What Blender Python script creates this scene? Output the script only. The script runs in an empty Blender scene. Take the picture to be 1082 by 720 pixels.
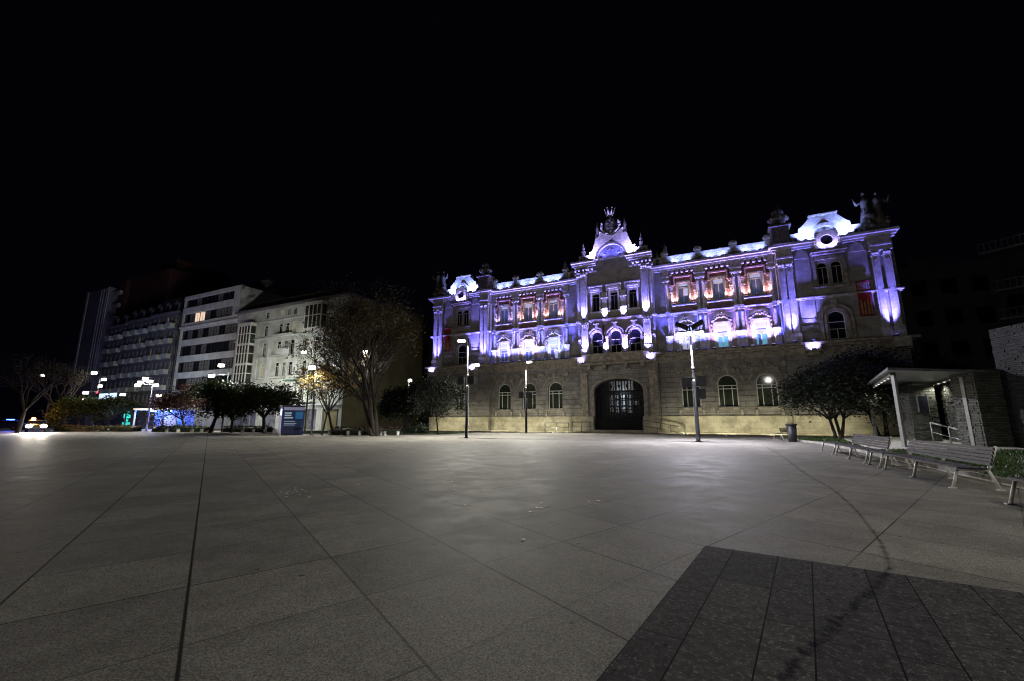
import bpy, bmesh, math, random
from mathutils import Vector, Matrix
R = math.radians
random.seed(7)
S = bpy.context.scene
COL = S.collection

# ------------------------------------------------------------------ camera, world, exposure
F_PX, HZ = 454.0, 84.0
PITCH = math.atan(HZ / F_PX)
CAM_H = 1.45
cam = bpy.data.cameras.new('camera')
cam.sensor_width = 36.0
cam.lens = F_PX / 1082.0 * 36.0
cam.clip_start = 0.05
cam.clip_end = 2000
cam_o = bpy.data.objects.new('camera', cam)
COL.objects.link(cam_o)
cam_o.location = (0, 0, CAM_H)
cam_o.rotation_euler = (R(90) + PITCH, 0, 0)
S.camera = cam_o
W = bpy.data.worlds.new('World')
S.world = W
W.use_nodes = True
W.node_tree.nodes['Background'].inputs[0].default_value = (0.30, 0.32, 0.75, 1)
W.node_tree.nodes['Background'].inputs[1].default_value = 0.0022
S.view_settings.view_transform = 'Standard'
S.view_settings.look = 'None'
S.view_settings.exposure = 0.0
S.view_settings.gamma = 1.0
S.cycles.use_denoising = True
S.cycles.use_adaptive_sampling = False
S.cycles.filter_width = 1.15
S.cycles.use_light_tree = True
S.cycles.sample_clamp_indirect = 1.5
S.cycles.sample_clamp_direct = 0.0
S.cycles.max_bounces = 5
S.cycles.diffuse_bounces = 2
S.cycles.glossy_bounces = 3
S.cycles.transparent_max_bounces = 12
S.cycles.caustics_reflective = False
S.cycles.caustics_refractive = False

# ------------------------------------------------------------------ mesh helper
class MB:
    def __init__(s):
        s.v = []; s.f = []; s.sm = []
    def face(s, pts, smooth=False):
        b = len(s.v); s.v += [tuple(p) for p in pts]; s.f.append(tuple(range(b, b + len(pts)))); s.sm.append(smooth)
    def box(s, x0, x1, y0, y1, z0, z1):
        if x0 > x1: x0, x1 = x1, x0
        if y0 > y1: y0, y1 = y1, y0
        if z0 > z1: z0, z1 = z1, z0
        b = len(s.v)
        s.v += [(x0,y0,z0),(x1,y0,z0),(x1,y1,z0),(x0,y1,z0),(x0,y0,z1),(x1,y0,z1),(x1,y1,z1),(x0,y1,z1)]
        for q in ((0,3,2,1),(4,5,6,7),(0,1,5,4),(1,2,6,5),(2,3,7,6),(3,0,4,7)):
            s.f.append(tuple(b + i for i in q)); s.sm.append(False)
        return s
    def tube(s, p0, p1, r0, r1=None, n=8, caps=True, smooth=True):
        r1 = r0 if r1 is None else r1
        p0 = Vector(p0); p1 = Vector(p1); d = (p1 - p0)
        if d.length < 1e-6: return s
        d.normalize()
        a = d.orthogonal().normalized(); c = d.cross(a)
        b = len(s.v)
        for i in range(n):
            t = 2 * math.pi * i / n; o = a * math.cos(t) + c * math.sin(t)
            s.v.append(tuple(p0 + o * r0)); s.v.append(tuple(p1 + o * r1))
        for i in range(n):
            j = (i + 1) % n
            s.f.append((b + 2*i, b + 2*j, b + 2*j + 1, b + 2*i + 1)); s.sm.append(smooth)
        if caps:
            s.f.append(tuple(b + 2*i for i in reversed(range(n)))); s.sm.append(False)
            s.f.append(tuple(b + 2*i + 1 for i in range(n))); s.sm.append(False)
        return s
    def path(s, pts, r, n=6):
        for i in range(len(pts) - 1):
            s.tube(pts[i], pts[i+1], r, r, n)
        return s
    def lathe(s, prof, cx=0, cy=0, cz=0, n=14, smooth=True):
        b = len(s.v); m = len(prof)
        for i in range(n):
            t = 2 * math.pi * i / n
            for r, z in prof: s.v.append((cx + r*math.cos(t), cy + r*math.sin(t), cz + z))
        for i in range(n):
            j = (i + 1) % n
            for k in range(m - 1):
                s.f.append((b+i*m+k, b+j*m+k, b+j*m+k+1, b+i*m+k+1)); s.sm.append(smooth)
        s.f.append(tuple(b+i*m+m-1 for i in range(n))); s.sm.append(False)
        return s
    def ball(s, c, rx, ry=None, rz=None, n=10, m=6):
        ry = rx if ry is None else ry; rz = rx if rz is None else rz
        b = len(s.v)
        for k in range(m + 1):
            ph = math.pi * k / m
            for i in range(n):
                t = 2*math.pi*i/n
                s.v.append((c[0]+rx*math.sin(ph)*math.cos(t), c[1]+ry*math.sin(ph)*math.sin(t), c[2]-rz*math.cos(ph)))
        for k in range(m):
            for i in range(n):
                j = (i+1) % n
                s.f.append((b+k*n+i, b+k*n+j, b+(k+1)*n+j, b+(k+1)*n+i)); s.sm.append(True)
        return s
    def prism(s, poly, y0, y1):      # polygon in (x,z), extruded along y
        b = len(s.v); n = len(poly)
        for x, z in poly: s.v.append((x, y0, z))
        for x, z in poly: s.v.append((x, y1, z))
        s.f.append(tuple(b+i for i in range(n))); s.sm.append(False)
        s.f.append(tuple(b+n+i for i in reversed(range(n)))); s.sm.append(False)
        for i in range(n):
            j = (i+1) % n
            s.f.append((b+i, b+n+i, b+n+j, b+j)); s.sm.append(False)
        return s
    def slab(s, poly, z0, z1):       # polygon in (x,y), extruded along z
        b = len(s.v); n = len(poly)
        for x, y in poly: s.v.append((x, y, z0))
        for x, y in poly: s.v.append((x, y, z1))
        s.f.append(tuple(b+i for i in reversed(range(n)))); s.sm.append(False)
        s.f.append(tuple(b+n+i for i in range(n))); s.sm.append(False)
        for i in range(n):
            j = (i+1) % n
            s.f.append((b+i, b+j, b+n+j, b+n+i)); s.sm.append(False)
        return s
    def arcband(s, cx, cz, r0, r1, y0, y1, a0=0.0, a1=math.pi, n=16, ez=1.0):
        for i in range(n):
            t0 = a0 + (a1-a0)*i/n; t1 = a0 + (a1-a0)*(i+1)/n
            q = [(cx+r*math.cos(t), cz+ez*r*math.sin(t)) for r, t in ((r0,t0),(r1,t0),(r1,t1),(r0,t1))]
            s.prism(q, y0, y1)
        return s
    def build(s, name, mat, parent=None, loc=None, rot=None):
        me = bpy.data.meshes.new(name)
        me.from_pydata(s.v, [], s.f)
        me.polygons.foreach_set('use_smooth', s.sm)
        me.update()
        bm = bmesh.new(); bm.from_mesh(me); bmesh.ops.recalc_face_normals(bm, faces=bm.faces) if len(s.f) < 20000 else None
        bm.to_mesh(me); bm.free()
        o = bpy.data.objects.new(name, me); COL.objects.link(o)
        if mat: me.materials.append(mat)
        if parent: o.parent = parent
        if loc: o.location = loc
        if rot: o.rotation_euler = rot
        return o

def empty(name, loc=(0,0,0), rz=0.0):
    o = bpy.data.objects.new(name, None); COL.objects.link(o)
    o.location = loc; o.rotation_euler = (0, 0, rz); o.empty_display_size = 0.3
    return o
def tag(o, label=None, cat=None, group=None, kind=None):
    if label: o['label'] = label
    if cat: o['category'] = cat
    if group: o['group'] = group
    if kind: o['kind'] = kind
    return o
def kids(o): return [c for c in bpy.data.objects if c.parent == o]
def copy_tree(o, parent=None):
    ch = kids(o)
    c = o.copy(); COL.objects.link(c)
    if parent is not None: c.parent = parent
    for k in ch: copy_tree(k, c)
    return c

# ------------------------------------------------------------------ pixel -> world (used only to read positions off the plan)
def ray(x, y):
    X = (x-541)/F_PX; Y = -(y-360)/F_PX
    return X, math.cos(PITCH)-Y*math.sin(PITCH), math.sin(PITCH)+Y*math.cos(PITCH)
def gnd(x, y, z=0.0):
    r = ray(x, y); t = (z-CAM_H)/r[2]; return r[0]*t, r[1]*t
def at(x, y, D):
    r = ray(x, y); t = D/r[1]; return r[0]*t, D, CAM_H+r[2]*t

# ------------------------------------------------------------------ materials
def new_mat(name):
    m = bpy.data.materials.new(name); m.use_nodes = True
    nt = m.node_tree; b = nt.nodes['Principled BSDF']
    return m, nt, b
def N(nt, t, **kw):
    n = nt.nodes.new(t)
    for k, v in kw.items():
        if k.startswith('i_'): n.inputs[k[2:].replace('_', ' ')].default_value = v
        else: setattr(n, k, v)
    return n
def math_n(nt, op, a, b=None, c=None):
    n = nt.nodes.new('ShaderNodeMath'); n.operation = op
    for i, v in enumerate((a, b, c)):
        if v is None: continue
        if isinstance(v, (int, float)): n.inputs[i].default_value = v
        else: nt.links.new(v, n.inputs[i])
    return n.outputs[0]
def mixc(nt, fac, a, b, mode='MIX'):
    n = nt.nodes.new('ShaderNodeMix'); n.data_type = 'RGBA'; n.blend_type = mode
    if isinstance(fac, (int, float)): n.inputs[0].default_value = fac
    else: nt.links.new(fac, n.inputs[0])
    for i, v in ((6, a), (7, b)):
        if isinstance(v, tuple): n.inputs[i].default_value = (*v[:3], 1)
        else: nt.links.new(v, n.inputs[i])
    return n.outputs[2]
def ramp(nt, src, p0, p1, c0=0.0, c1=1.0):
    n = nt.nodes.new('ShaderNodeMapRange'); n.clamp = True
    nt.links.new(src, n.inputs[0])
    n.inputs[1].default_value = p0; n.inputs[2].default_value = p1; n.inputs[3].default_value = c0; n.inputs[4].default_value = c1
    return n.outputs[0]
def mat_rough(name, col, rough=0.7, var=0.25, scale=2.0, bump=0.0, bscale=30.0, metal=0.0, spec=0.5, col2=None):
    m, nt, b = new_mat(name)
    tc = N(nt, 'ShaderNodeTexCoord')
    no = N(nt, 'ShaderNodeTexNoise', i_Scale=scale, i_Detail=6.0, i_Roughness=0.65)
    nt.links.new(tc.outputs['Object'], no.inputs['Vector'])
    dark = tuple(c*(1-var) for c in col); lite = tuple(min(1, c*(1+var)) for c in col)
    if col2: dark = col2
    nt.links.new(mixc(nt, ramp(nt, no.outputs[0], 0.4, 0.6), dark, lite), b.inputs['Base Color'])
    b.inputs['Roughness'].default_value = rough; b.inputs['Metallic'].default_value = metal
    b.inputs['Specular IOR Level'].default_value = spec
    if bump:
        n2 = N(nt, 'ShaderNodeTexNoise', i_Scale=bscale, i_Detail=4.0)
        nt.links.new(tc.outputs['Object'], n2.inputs['Vector'])
        bp = N(nt, 'ShaderNodeBump', i_Strength=bump, i_Distance=0.03)
        nt.links.new(n2.outputs[0], bp.inputs['Height']); nt.links.new(bp.outputs[0], b.inputs['Normal'])
    return m
def mat_emit(name, col, s):
    m, nt, b = new_mat(name)
    b.inputs['Base Color'].default_value = (*[0.35*c for c in col], 1)
    b.inputs['Emission Color'].default_value = (*col, 1); b.inputs['Emission Strength'].default_value = s
    return m
def mat_blocks(name, col, bw, bh, mortar=0.012, mcol=None, var=0.2, rough=0.8, bump=0.6, offset=0.5):
    """ashlar blocks or bricks on walls standing in the object's x-z plane"""
    m, nt, b = new_mat(name)
    tc = N(nt, 'ShaderNodeTexCoord'); sp = N(nt, 'ShaderNodeSeparateXYZ'); cb = N(nt, 'ShaderNodeCombineXYZ')
    nt.links.new(tc.outputs['Object'], sp.inputs[0])
    nt.links.new(math_n(nt, 'ADD', sp.outputs[0], sp.outputs[1]), cb.inputs[0]); nt.links.new(sp.outputs[2], cb.inputs[1])
    br = N(nt, 'ShaderNodeTexBrick', offset=offset)
    nt.links.new(cb.outputs[0], br.inputs['Vector'])
    br.inputs['Scale'].default_value = 1.0; br.inputs['Brick Width'].default_value = bw; br.inputs['Row Height'].default_value = bh
    br.inputs['Mortar Size'].default_value = mortar; br.inputs['Mortar Smooth'].default_value = 0.2
    br.inputs['Color1'].default_value = (*[c*(1+var) for c in col], 1); br.inputs['Color2'].default_value = (*[c*(1-var) for c in col], 1)
    br.inputs['Mortar'].default_value = (*(mcol or tuple(c*0.35 for c in col)), 1)
    no = N(nt, 'ShaderNodeTexNoise', i_Scale=0.8, i_Detail=8.0, i_Roughness=0.7)
    nt.links.new(tc.outputs['Object'], no.inputs['Vector'])
    c = mixc(nt, 0.8, br.outputs[0], mixc(nt, ramp(nt, no.outputs[0], 0.40, 0.58), (0.5, 0.48, 0.46), (1.0, 1.0, 1.0)), 'MULTIPLY')
    nt.links.new(c, b.inputs['Base Color']); b.inputs['Roughness'].default_value = rough
    n2 = N(nt, 'ShaderNodeTexNoise', i_Scale=14.0, i_Detail=5.0)
    nt.links.new(tc.outputs['Object'], n2.inputs['Vector'])
    h = math_n(nt, 'SUBTRACT', math_n(nt, 'MULTIPLY', n2.outputs[0], 0.3), br.outputs['Fac'])
    bp = N(nt, 'ShaderNodeBump', i_Strength=bump, i_Distance=0.04)
    nt.links.new(h, bp.inputs['Height']); nt.links.new(bp.outputs[0], b.inputs['Normal'])
    return m

M = {}
M['stone'] = mat_blocks('weathered stone', (0.42, 0.40, 0.37), 1.1, 0.5, 0.006, (0.25,0.23,0.21), var=0.05, bump=0.35)
M['rustic'] = mat_blocks('rusticated stone', (0.30, 0.29, 0.275), 1.9, 0.57, 0.014, (0.20, 0.185, 0.16), var=0.05, bump=1.0)
M['plinth'] = mat_blocks('pale plinth stone', (0.58, 0.54, 0.41), 2.2, 0.62, 0.012, (0.36, 0.32, 0.2), var=0.12, bump=0.5)
M['trim'] = mat_rough('carved trim stone', (0.60, 0.57, 0.54), 0.75, 0.22, 3.0, 0.3, 20)
M['dark_trim'] = mat_rough('dark carved stone', (0.34, 0.30, 0.25), 0.8, 0.35, 2.5, 0.5, 16)  # carved stone in a darker tone than the trim
M['statue'] = mat_rough('weathered statue stone', (0.12, 0.11, 0.10), 0.85, 0.35, 3.0, 0.5, 9)
M['brick'] = mat_blocks('red brick', (0.33, 0.19, 0.155), 0.3, 0.085, 0.008, (0.3, 0.2, 0.17), var=0.2, bump=0.4)
M['roof'] = mat_rough('slate roof', (0.022, 0.022, 0.025), 0.7)
M['frame_w'] = mat_rough('white window paint', (0.72, 0.72, 0.70), 0.5, 0.06)
M['iron'] = mat_rough('black iron', (0.006, 0.006, 0.007), 0.55, 0.3, 4, spec=0.2)
M['dark_metal'] = mat_rough('dark painted metal', (0.02, 0.021, 0.024), 0.5, 0.3, 4)
M['grey_metal'] = mat_rough('galvanised grey metal', (0.22, 0.225, 0.225), 0.4, 0.2, 3, metal=0.6)
M['white_metal'] = mat_rough('white powder coated metal', (0.72, 0.71, 0.68), 0.4, 0.08, 6)
M['wood'] = mat_rough('purplish slats', (0.024, 0.016, 0.022), 0.6, 0.35, 4, 0.3, 60)  # even dark purplish tone for all bench slats
M['bark'] = mat_rough('bark', (0.030, 0.023, 0.016), 0.9, 0.4, 5, 0.8, 25)
M['hedge'] = mat_rough('hedge leaves', (0.03, 0.05, 0.02), 0.6, 0.5, 6)
def glass(name, col=(0.012, 0.014, 0.02), rough=0.08):
    m, nt, b = new_mat(name)
    tc = N(nt, 'ShaderNodeTexCoord'); no = N(nt, 'ShaderNodeTexNoise', i_Scale=0.7, i_Detail=2.0)
    nt.links.new(tc.outputs['Object'], no.inputs['Vector'])
    nt.links.new(mixc(nt, ramp(nt, no.outputs[0], 0.35, 0.65), tuple(c*0.5 for c in col), tuple(c*1.8 for c in col)), b.inputs['Base Color'])
    b.inputs['Roughness'].default_value = rough; b.inputs['Specular IOR Level'].default_value = 0.3
    bp = N(nt, 'ShaderNodeBump', i_Strength=0.08, i_Distance=0.02)
    nt.links.new(no.outputs[0], bp.inputs['Height']); nt.links.new(bp.outputs[0], b.inputs['Normal'])
    return m
M['glass'] = glass('dark window glass')
M['glass_g'] = glass('green grey window glass', (0.03, 0.037, 0.028), 0.06)
M['glass_b'] = mat_rough('bluish window glass', (0.06, 0.08, 0.13), 0.2, 0.4, 1.5)
M['blind'] = mat_rough('cloth blind', (0.55, 0.56, 0.58), 0.8, 0.08)
def leaf_mat(name, c0, c1):
    m, nt, b = new_mat(name)
    g = N(nt, 'ShaderNodeNewGeometry')
    nt.links.new(mixc(nt, g.outputs['Random Per Island'], c0, c1), b.inputs['Base Color'])
    b.inputs['Roughness'].default_value = 0.55
    tr = N(nt, 'ShaderNodeBsdfTranslucent'); nt.links.new(mixc(nt, g.outputs['Random Per Island'], c0, c1), tr.inputs[0])
    mx = N(nt, 'ShaderNodeMixShader'); mx.inputs[0].default_value = 0.3
    nt.links.new(b.outputs[0], mx.inputs[1]); nt.links.new(tr.outputs[0], mx.inputs[2])
    nt.links.new(mx.outputs[0], nt.nodes['Material Output'].inputs[0])
    return m
M['leaf_dark'] = leaf_mat('dark evergreen leaves', (0.007, 0.012, 0.006), (0.018, 0.028, 0.011))
M['leaf_green'] = leaf_mat('green leaves', (0.016, 0.03, 0.008), (0.045, 0.06, 0.015))
M['leaf_autumn'] = leaf_mat('autumn leaves', (0.20, 0.11, 0.03), (0.42, 0.29, 0.07))
M['leaf_brown'] = leaf_mat('dry brown leaves', (0.05, 0.03, 0.014), (0.13, 0.085, 0.035))
M['leaf_olive'] = leaf_mat('olive brown leaves', (0.06, 0.045, 0.015), (0.16, 0.12, 0.035))
M['leaf_red'] = leaf_mat('reddish leaves', (0.035, 0.012, 0.012), (0.07, 0.025, 0.018))  # red light on the arching tree put into the leaf colour; a hedge shares it

# ------------------------------------------------------------------ paving
def plaza_material():
    m, nt, b = new_mat('granite slabs')
    tc = N(nt, 'ShaderNodeTexCoord'); P = tc.outputs['Object']
    def dot(nx, ny, inv, off):
        v = N(nt, 'ShaderNodeVectorMath', operation='DOT_PRODUCT'); nt.links.new(P, v.inputs[0]); v.inputs[1].default_value = (nx*inv, ny*inv, 0)
        return math_n(nt, 'ADD', v.outputs['Value'], off)
    # the two joint directions measured on the plan
    a = dot(0.822, 0.569, 1/1.225, 0.0); c = dot(-0.663, 0.749, 1/1.245, -0.02)
    wn = N(nt, 'ShaderNodeTexNoise', i_Scale=0.35, i_Detail=1.0); nt.links.new(P, wn.inputs['Vector'])
    def joint(u, w):
        fr = math_n(nt, 'FRACT', math_n(nt, 'ADD', u, 0.5))
        d = math_n(nt, 'ABSOLUTE', math_n(nt, 'SUBTRACT', fr, 0.5))
        return ramp(nt, d, w*0.45, w, 1.0, 0.0)
    fa = math_n(nt, 'ROUND', a); ca = math_n(nt, 'FLOOR', a); fc = math_n(nt, 'FLOOR', c); rc = math_n(nt, 'ROUND', c)
    def rnd(x, y, z):
        w = N(nt, 'ShaderNodeTexWhiteNoise'); cb = N(nt, 'ShaderNodeCombineXYZ')
        nt.links.new(x, cb.inputs[0]); nt.links.new(y, cb.inputs[1]); cb.inputs[2].default_value = z
        nt.links.new(cb.outputs[0], w.inputs['Vector']); return w.outputs['Value']
    # long joints: every line gets its own strength; cross joints vary slab by slab
    la = math_n(nt, 'MULTIPLY', joint(a, 0.011), math_n(nt, 'ADD', 0.5, math_n(nt, 'MULTIPLY', rnd(fa, math_n(nt, 'MULTIPLY', fa, 0.0), 3.0), 0.5)))
    lc = math_n(nt, 'MULTIPLY', joint(c, 0.010), math_n(nt, 'ADD', 0.25, math_n(nt, 'MULTIPLY', rnd(rc, ca, 8.0), 0.7)))
    # every few metres one wide expansion joint
    big = math_n(nt, 'MULTIPLY', joint(math_n(nt, 'DIVIDE', a, 20.0), 0.00065), 1.0)
    jm = math_n(nt, 'MAXIMUM', math_n(nt, 'MAXIMUM', la, lc), big)
    tone = rnd(ca, fc, 1.0)
    spv = N(nt, 'ShaderNodeTexVoronoi', i_Scale=120.0); nt.links.new(P, spv.inputs['Vector'])
    sps = N(nt, 'ShaderNodeSeparateColor'); nt.links.new(spv.outputs['Color'], sps.inputs[0])
    sp = sps
    vor = N(nt, 'ShaderNodeTexVoronoi', i_Scale=140.0); nt.links.new(P, vor.inputs['Vector'])
    st = N(nt, 'ShaderNodeTexNoise', i_Scale=1.1, i_Detail=8.0, i_Roughness=0.72); nt.links.new(P, st.inputs['Vector'])
    spot = N(nt, 'ShaderNodeTexVoronoi', i_Scale=1.7); nt.links.new(P, spot.inputs['Vector'])
    spn = N(nt, 'ShaderNodeTexNoise', i_Scale=30.0); nt.links.new(P, spn.inputs['Vector'])
    col = mixc(nt, ramp(nt, sp.outputs[0], 0.1, 0.95), (0.13, 0.126, 0.116), (0.36, 0.348, 0.32))
    col = mixc(nt, ramp(nt, vor.outputs['Distance'], 0.1, 0.42, 0.5, 0.0), col, (0.40, 0.38, 0.34))
    col = mixc(nt, 1.0, col, mixc(nt, tone, (0.84, 0.83, 0.83), (1.06, 1.05, 1.02)), 'MULTIPLY')
    col = mixc(nt, 1.0, col, mixc(nt, ramp(nt, st.outputs[0], 0.40, 0.58), (0.74, 0.73, 0.72), (1.0, 1.0, 1.0)), 'MULTIPLY')
    gum = ramp(nt, math_n(nt, 'ADD', spot.outputs['Distance'], math_n(nt, 'MULTIPLY', spn.outputs[0], 0.09)), 0.078, 0.092, 1.0, 0.0)
    col = mixc(nt, math_n(nt, 'MULTIPLY', gum, 0.85), col, (0.03, 0.028, 0.026))
    col = mixc(nt, jm, col, (0.025, 0.022, 0.02))
    nt.links.new(col, b.inputs['Base Color'])
    ro = math_n(nt, 'ADD', math_n(nt, 'MULTIPLY', tone, 0.05), ramp(nt, st.outputs[0], 0.42, 0.58, 0.60, 0.70))
    nt.links.new(ro, b.inputs['Roughness'])
    b.inputs['Specular IOR Level'].default_value = 0.03
    return m
M['plaza'] = plaza_material()
def dark_paving():
    m, nt, b = new_mat('dark slate paving')
    tc = N(nt, 'ShaderNodeTexCoord'); P = tc.outputs['Object']
    s = N(nt, 'ShaderNodeSeparateXYZ'); nt.links.new(P, s.inputs[0])
    # local x: across the strips (alternating 0.30 / 0.43), local y: along
    fx = math_n(nt, 'MODULO', s.outputs[0], 0.727)
    d1 = math_n(nt, 'ABSOLUTE', math_n(nt, 'SUBTRACT', fx, 0.30))
    d0 = math_n(nt, 'MINIMUM', fx, math_n(nt, 'SUBTRACT', 0.727, fx))
    dj = math_n(nt, 'MINIMUM', d0, d1)
    jx = ramp(nt, dj, 0.003, 0.007, 1.0, 0.0)
    strip = math_n(nt, 'ADD', math_n(nt, 'MULTIPLY', math_n(nt, 'FLOOR', math_n(nt, 'DIVIDE', s.outputs[0], 0.727)), 2.0), math_n(nt, 'GREATER_THAN', fx, 0.30))
    w = N(nt, 'ShaderNodeTexWhiteNoise', noise_dimensions='1D'); nt.links.new(strip, w.inputs['W'])
    yy = math_n(nt, 'ADD', math_n(nt, 'DIVIDE', s.outputs[1], 0.95), w.outputs['Value'])
    fy = math_n(nt, 'FRACT', yy); dy = math_n(nt, 'MINIMUM', fy, math_n(nt, 'SUBTRACT', 1.0, fy))
    jy = math_n(nt, 'MULTIPLY', ramp(nt, dy, 0.002, 0.007, 1.0, 0.0), 0.95)
    w2 = N(nt, 'ShaderNodeTexWhiteNoise'); cb = N(nt, 'ShaderNodeCombineXYZ')
    nt.links.new(strip, cb.inputs[0]); nt.links.new(math_n(nt, 'FLOOR', yy), cb.inputs[1]); nt.links.new(cb.outputs[0], w2.inputs['Vector'])
    n1 = N(nt, 'ShaderNodeTexNoise', i_Scale=9.0, i_Detail=8.0, i_Roughness=0.75); nt.links.new(P, n1.inputs['Vector'])
    n2 = N(nt, 'ShaderNodeTexNoise', i_Scale=26.0, i_Detail=7.0, i_Roughness=0.75, i_Distortion=0.3); nt.links.new(P, n2.inputs['Vector'])
    n3 = N(nt, 'ShaderNodeTexNoise', i_Scale=160.0, i_Detail=2.0); nt.links.new(P, n3.inputs['Vector'])
    vo = N(nt, 'ShaderNodeTexVoronoi', i_Scale=4.2); nt.links.new(P, vo.inputs['Vector'])
    col = mixc(nt, ramp(nt, n1.outputs[0], 0.42, 0.58), (0.034, 0.033, 0.036), (0.082, 0.078, 0.081))
    col = mixc(nt, ramp(nt, n3.outputs[0], 0.46, 0.6, 0.0, 0.5), col, (0.12, 0.115, 0.11))
    col = mixc(nt, ramp(nt, n2.outputs[0], 0.555, 0.585, 0.0, 0.6), col, (0.24, 0.235, 0.23))
    col = mixc(nt, 1.0, col, mixc(nt, w2.outputs['Value'], (0.72, 0.72, 0.74), (1.05, 1.03, 1.0)), 'MULTIPLY')
    spots = ramp(nt, math_n(nt, 'ADD', vo.outputs['Distance'], math_n(nt, 'MULTIPLY', n2.outputs[0], 0.16)), 0.135, 0.16, 0.9, 0.0)
    col = mixc(nt, spots, col, (0.012, 0.011, 0.012))
    col = mixc(nt, math_n(nt, 'MAXIMUM', jx, jy), col, (0.008, 0.008, 0.008))
    nt.links.new(col, b.inputs['Base Color'])
    nt.links.new(ramp(nt, n1.outputs[0], 0.4, 0.6, 0.78, 0.9), b.inputs['Roughness'])
    b.inputs['Specular IOR Level'].default_value = 0.02
    h = math_n(nt, 'MULTIPLY', n2.outputs[0], 0.4)
    bp = N(nt, 'ShaderNodeBump', i_Strength=0.25, i_Distance=0.006)
    nt.links.new(h, bp.inputs['Height']); nt.links.new(bp.outputs[0], b.inputs['Normal'])
    return m
M['dark_paving'] = dark_paving()

mb = MB(); mb.face([(-400,-200,0),(400,-200,0),(400,500,0),(-400,500,0)])
plaza = tag(mb.build('plaza', M['plaza']), kind='structure')
# dark inlay: corner at (2.27,5.39), x across the strips, y running back past the camera
DK = (2.27, 5.39, 0.004)
mb = MB(); mb.face([(0,-9,0),(9,-9,0),(9,0,0),(0,0,0)])
dk = tag(mb.build('dark_paving', M['dark_paving'], loc=DK, rot=(0,0,R(-34.0))), kind='structure')

# dribbled stain trail
def stain_mat():
    m, nt, b = new_mat('dark spill')
    tc = N(nt, 'ShaderNodeTexCoord')
    n = N(nt, 'ShaderNodeTexNoise', i_Scale=11.0, i_Detail=6.0, i_Roughness=0.75); nt.links.new(tc.outputs['Object'], n.inputs['Vector'])
    at_ = N(nt, 'ShaderNodeAttribute', attribute_name='edge')
    b.inputs['Base Color'].default_value = (0.014, 0.012, 0.028, 1); b.inputs['Roughness'].default_value = 0.9; b.inputs['Specular IOR Level'].default_value = 0.0
    nt.links.new(ramp(nt, math_n(nt, 'SUBTRACT', n.outputs[0], math_n(nt, 'MULTIPLY', at_.outputs['Fac'], 0.22)), 0.41, 0.55, 0.0, 0.55), b.inputs['Alpha'])
    return m
M['stain'] = stain_mat()
def strip(name, px, widths, z):
    pts = [Vector((*gnd(x, y), 0)) for x, y in px]
    # resample with a smooth curve
    P = []; Wd = []
    for i in range(len(pts)-1):
        p0 = pts[max(0,i-1)]; p1 = pts[i]; p2 = pts[i+1]; p3 = pts[min(len(pts)-1,i+2)]
        for k in range(8):
            t = k/8
            P.append(0.5*((2*p1)+(p2-p0)*t+(2*p0-5*p1+4*p2-p3)*t*t+(3*p1-p0-3*p2+p3)*t**3)); Wd.append(widths[i]*(1-t)+widths[i+1]*t)
    P.append(pts[-1]); Wd.append(widths[-1])
    v = []; f = []; e = []
    for i, p in enumerate(P):
        d = (P[min(i+1,len(P)-1)]-P[max(i-1,0)]).normalized(); nn = Vector((-d.y, d.x, 0))
        for k in (-1, 0, 1): v.append(tuple(p+nn*Wd[i]*k+Vector((0,0,z)))); e.append(abs(k)*1.0)
    for i in range(len(P)-1):
        for k in (0, 1): f.append((3*i+k, 3*i+k+1, 3*i+k+4, 3*i+k+3))
    me = bpy.data.meshes.new(name); me.from_pydata(v, [], f); a = me.attributes.new('edge', 'FLOAT', 'POINT'); a.data.foreach_set('value', e)
    me.materials.append(M['stain']); o = bpy.data.objects.new(name, me); COL.objects.link(o); o.parent = plaza
    return o
strip('stain', [(806,470),(826,482),(850,500),(876,515),(900,535),(918,556),(931,575),(939,596),(938,605)], [0.09,0.08,0.07,0.06,0.055,0.055,0.055,0.055,0.06], 0.0075)
strip('stain', [(938,604),(926,620),(905,640),(880,662),(852,690),(826,722)], [0.06,0.09,0.10,0.10,0.095,0.09], 0.009)

# ------------------------------------------------------------------ facade helpers (local x along the wall, y into the building, z up)
def cell(mb, x0, x1, z0, z1, y, op=None, dep=0.32):
    q = lambda a, b, c, d: mb.face([(a,y,b),(c,y,b),(c,y,d),(a,y,d)])
    if not op: q(x0, z0, x1, z1); return
    a, b_, c, d, kind = op
    q(x0, z0, a, z1); q(b_, z0, x1, z1)
    if c > z0 + 1e-4: q(a, z0, b_, c)
    if kind == 'rect':
        q(a, d, b_, z1); out = [(a,c),(a,d),(b_,d),(b_,c)]
    else:
        r = (b_-a)/2; cx = (a+b_)/2; rz = r if kind == 'arch' else kind
        pts = [(cx - r*math.cos(math.pi*i/14), d-rz+rz*math.sin(math.pi*i/14)) for i in range(15)]
        for i in range(14):
            (xa, za), (xb, zb) = pts[i], pts[i+1]
            mb.face([(xa,y,za),(xb,y,zb),(xb,y,z1),(xa,y,z1)])
        out = [(a,c)] + pts + [(b_,c)]
    for i in range(len(out)):
        p, n = out[i], out[(i+1) % len(out)]
        mb.face([(p[0],y,p[1]),(n[0],y,n[1]),(n[0],y+dep,n[1]),(p[0],y+dep,p[1])])
def arch_poly(a, b_, c, d, kind):
    if kind == 'rect': return [(a,c),(b_,c),(b_,d),(a,d)]
    r = (b_-a)/2; cx = (a+b_)/2; rz = r if kind == 'arch' else kind
    return [(a,c),(b_,c)] + [(cx + r*math.cos(math.pi*i/14), d-rz+rz*math.sin(math.pi*i/14)) for i in range(15)]
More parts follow.
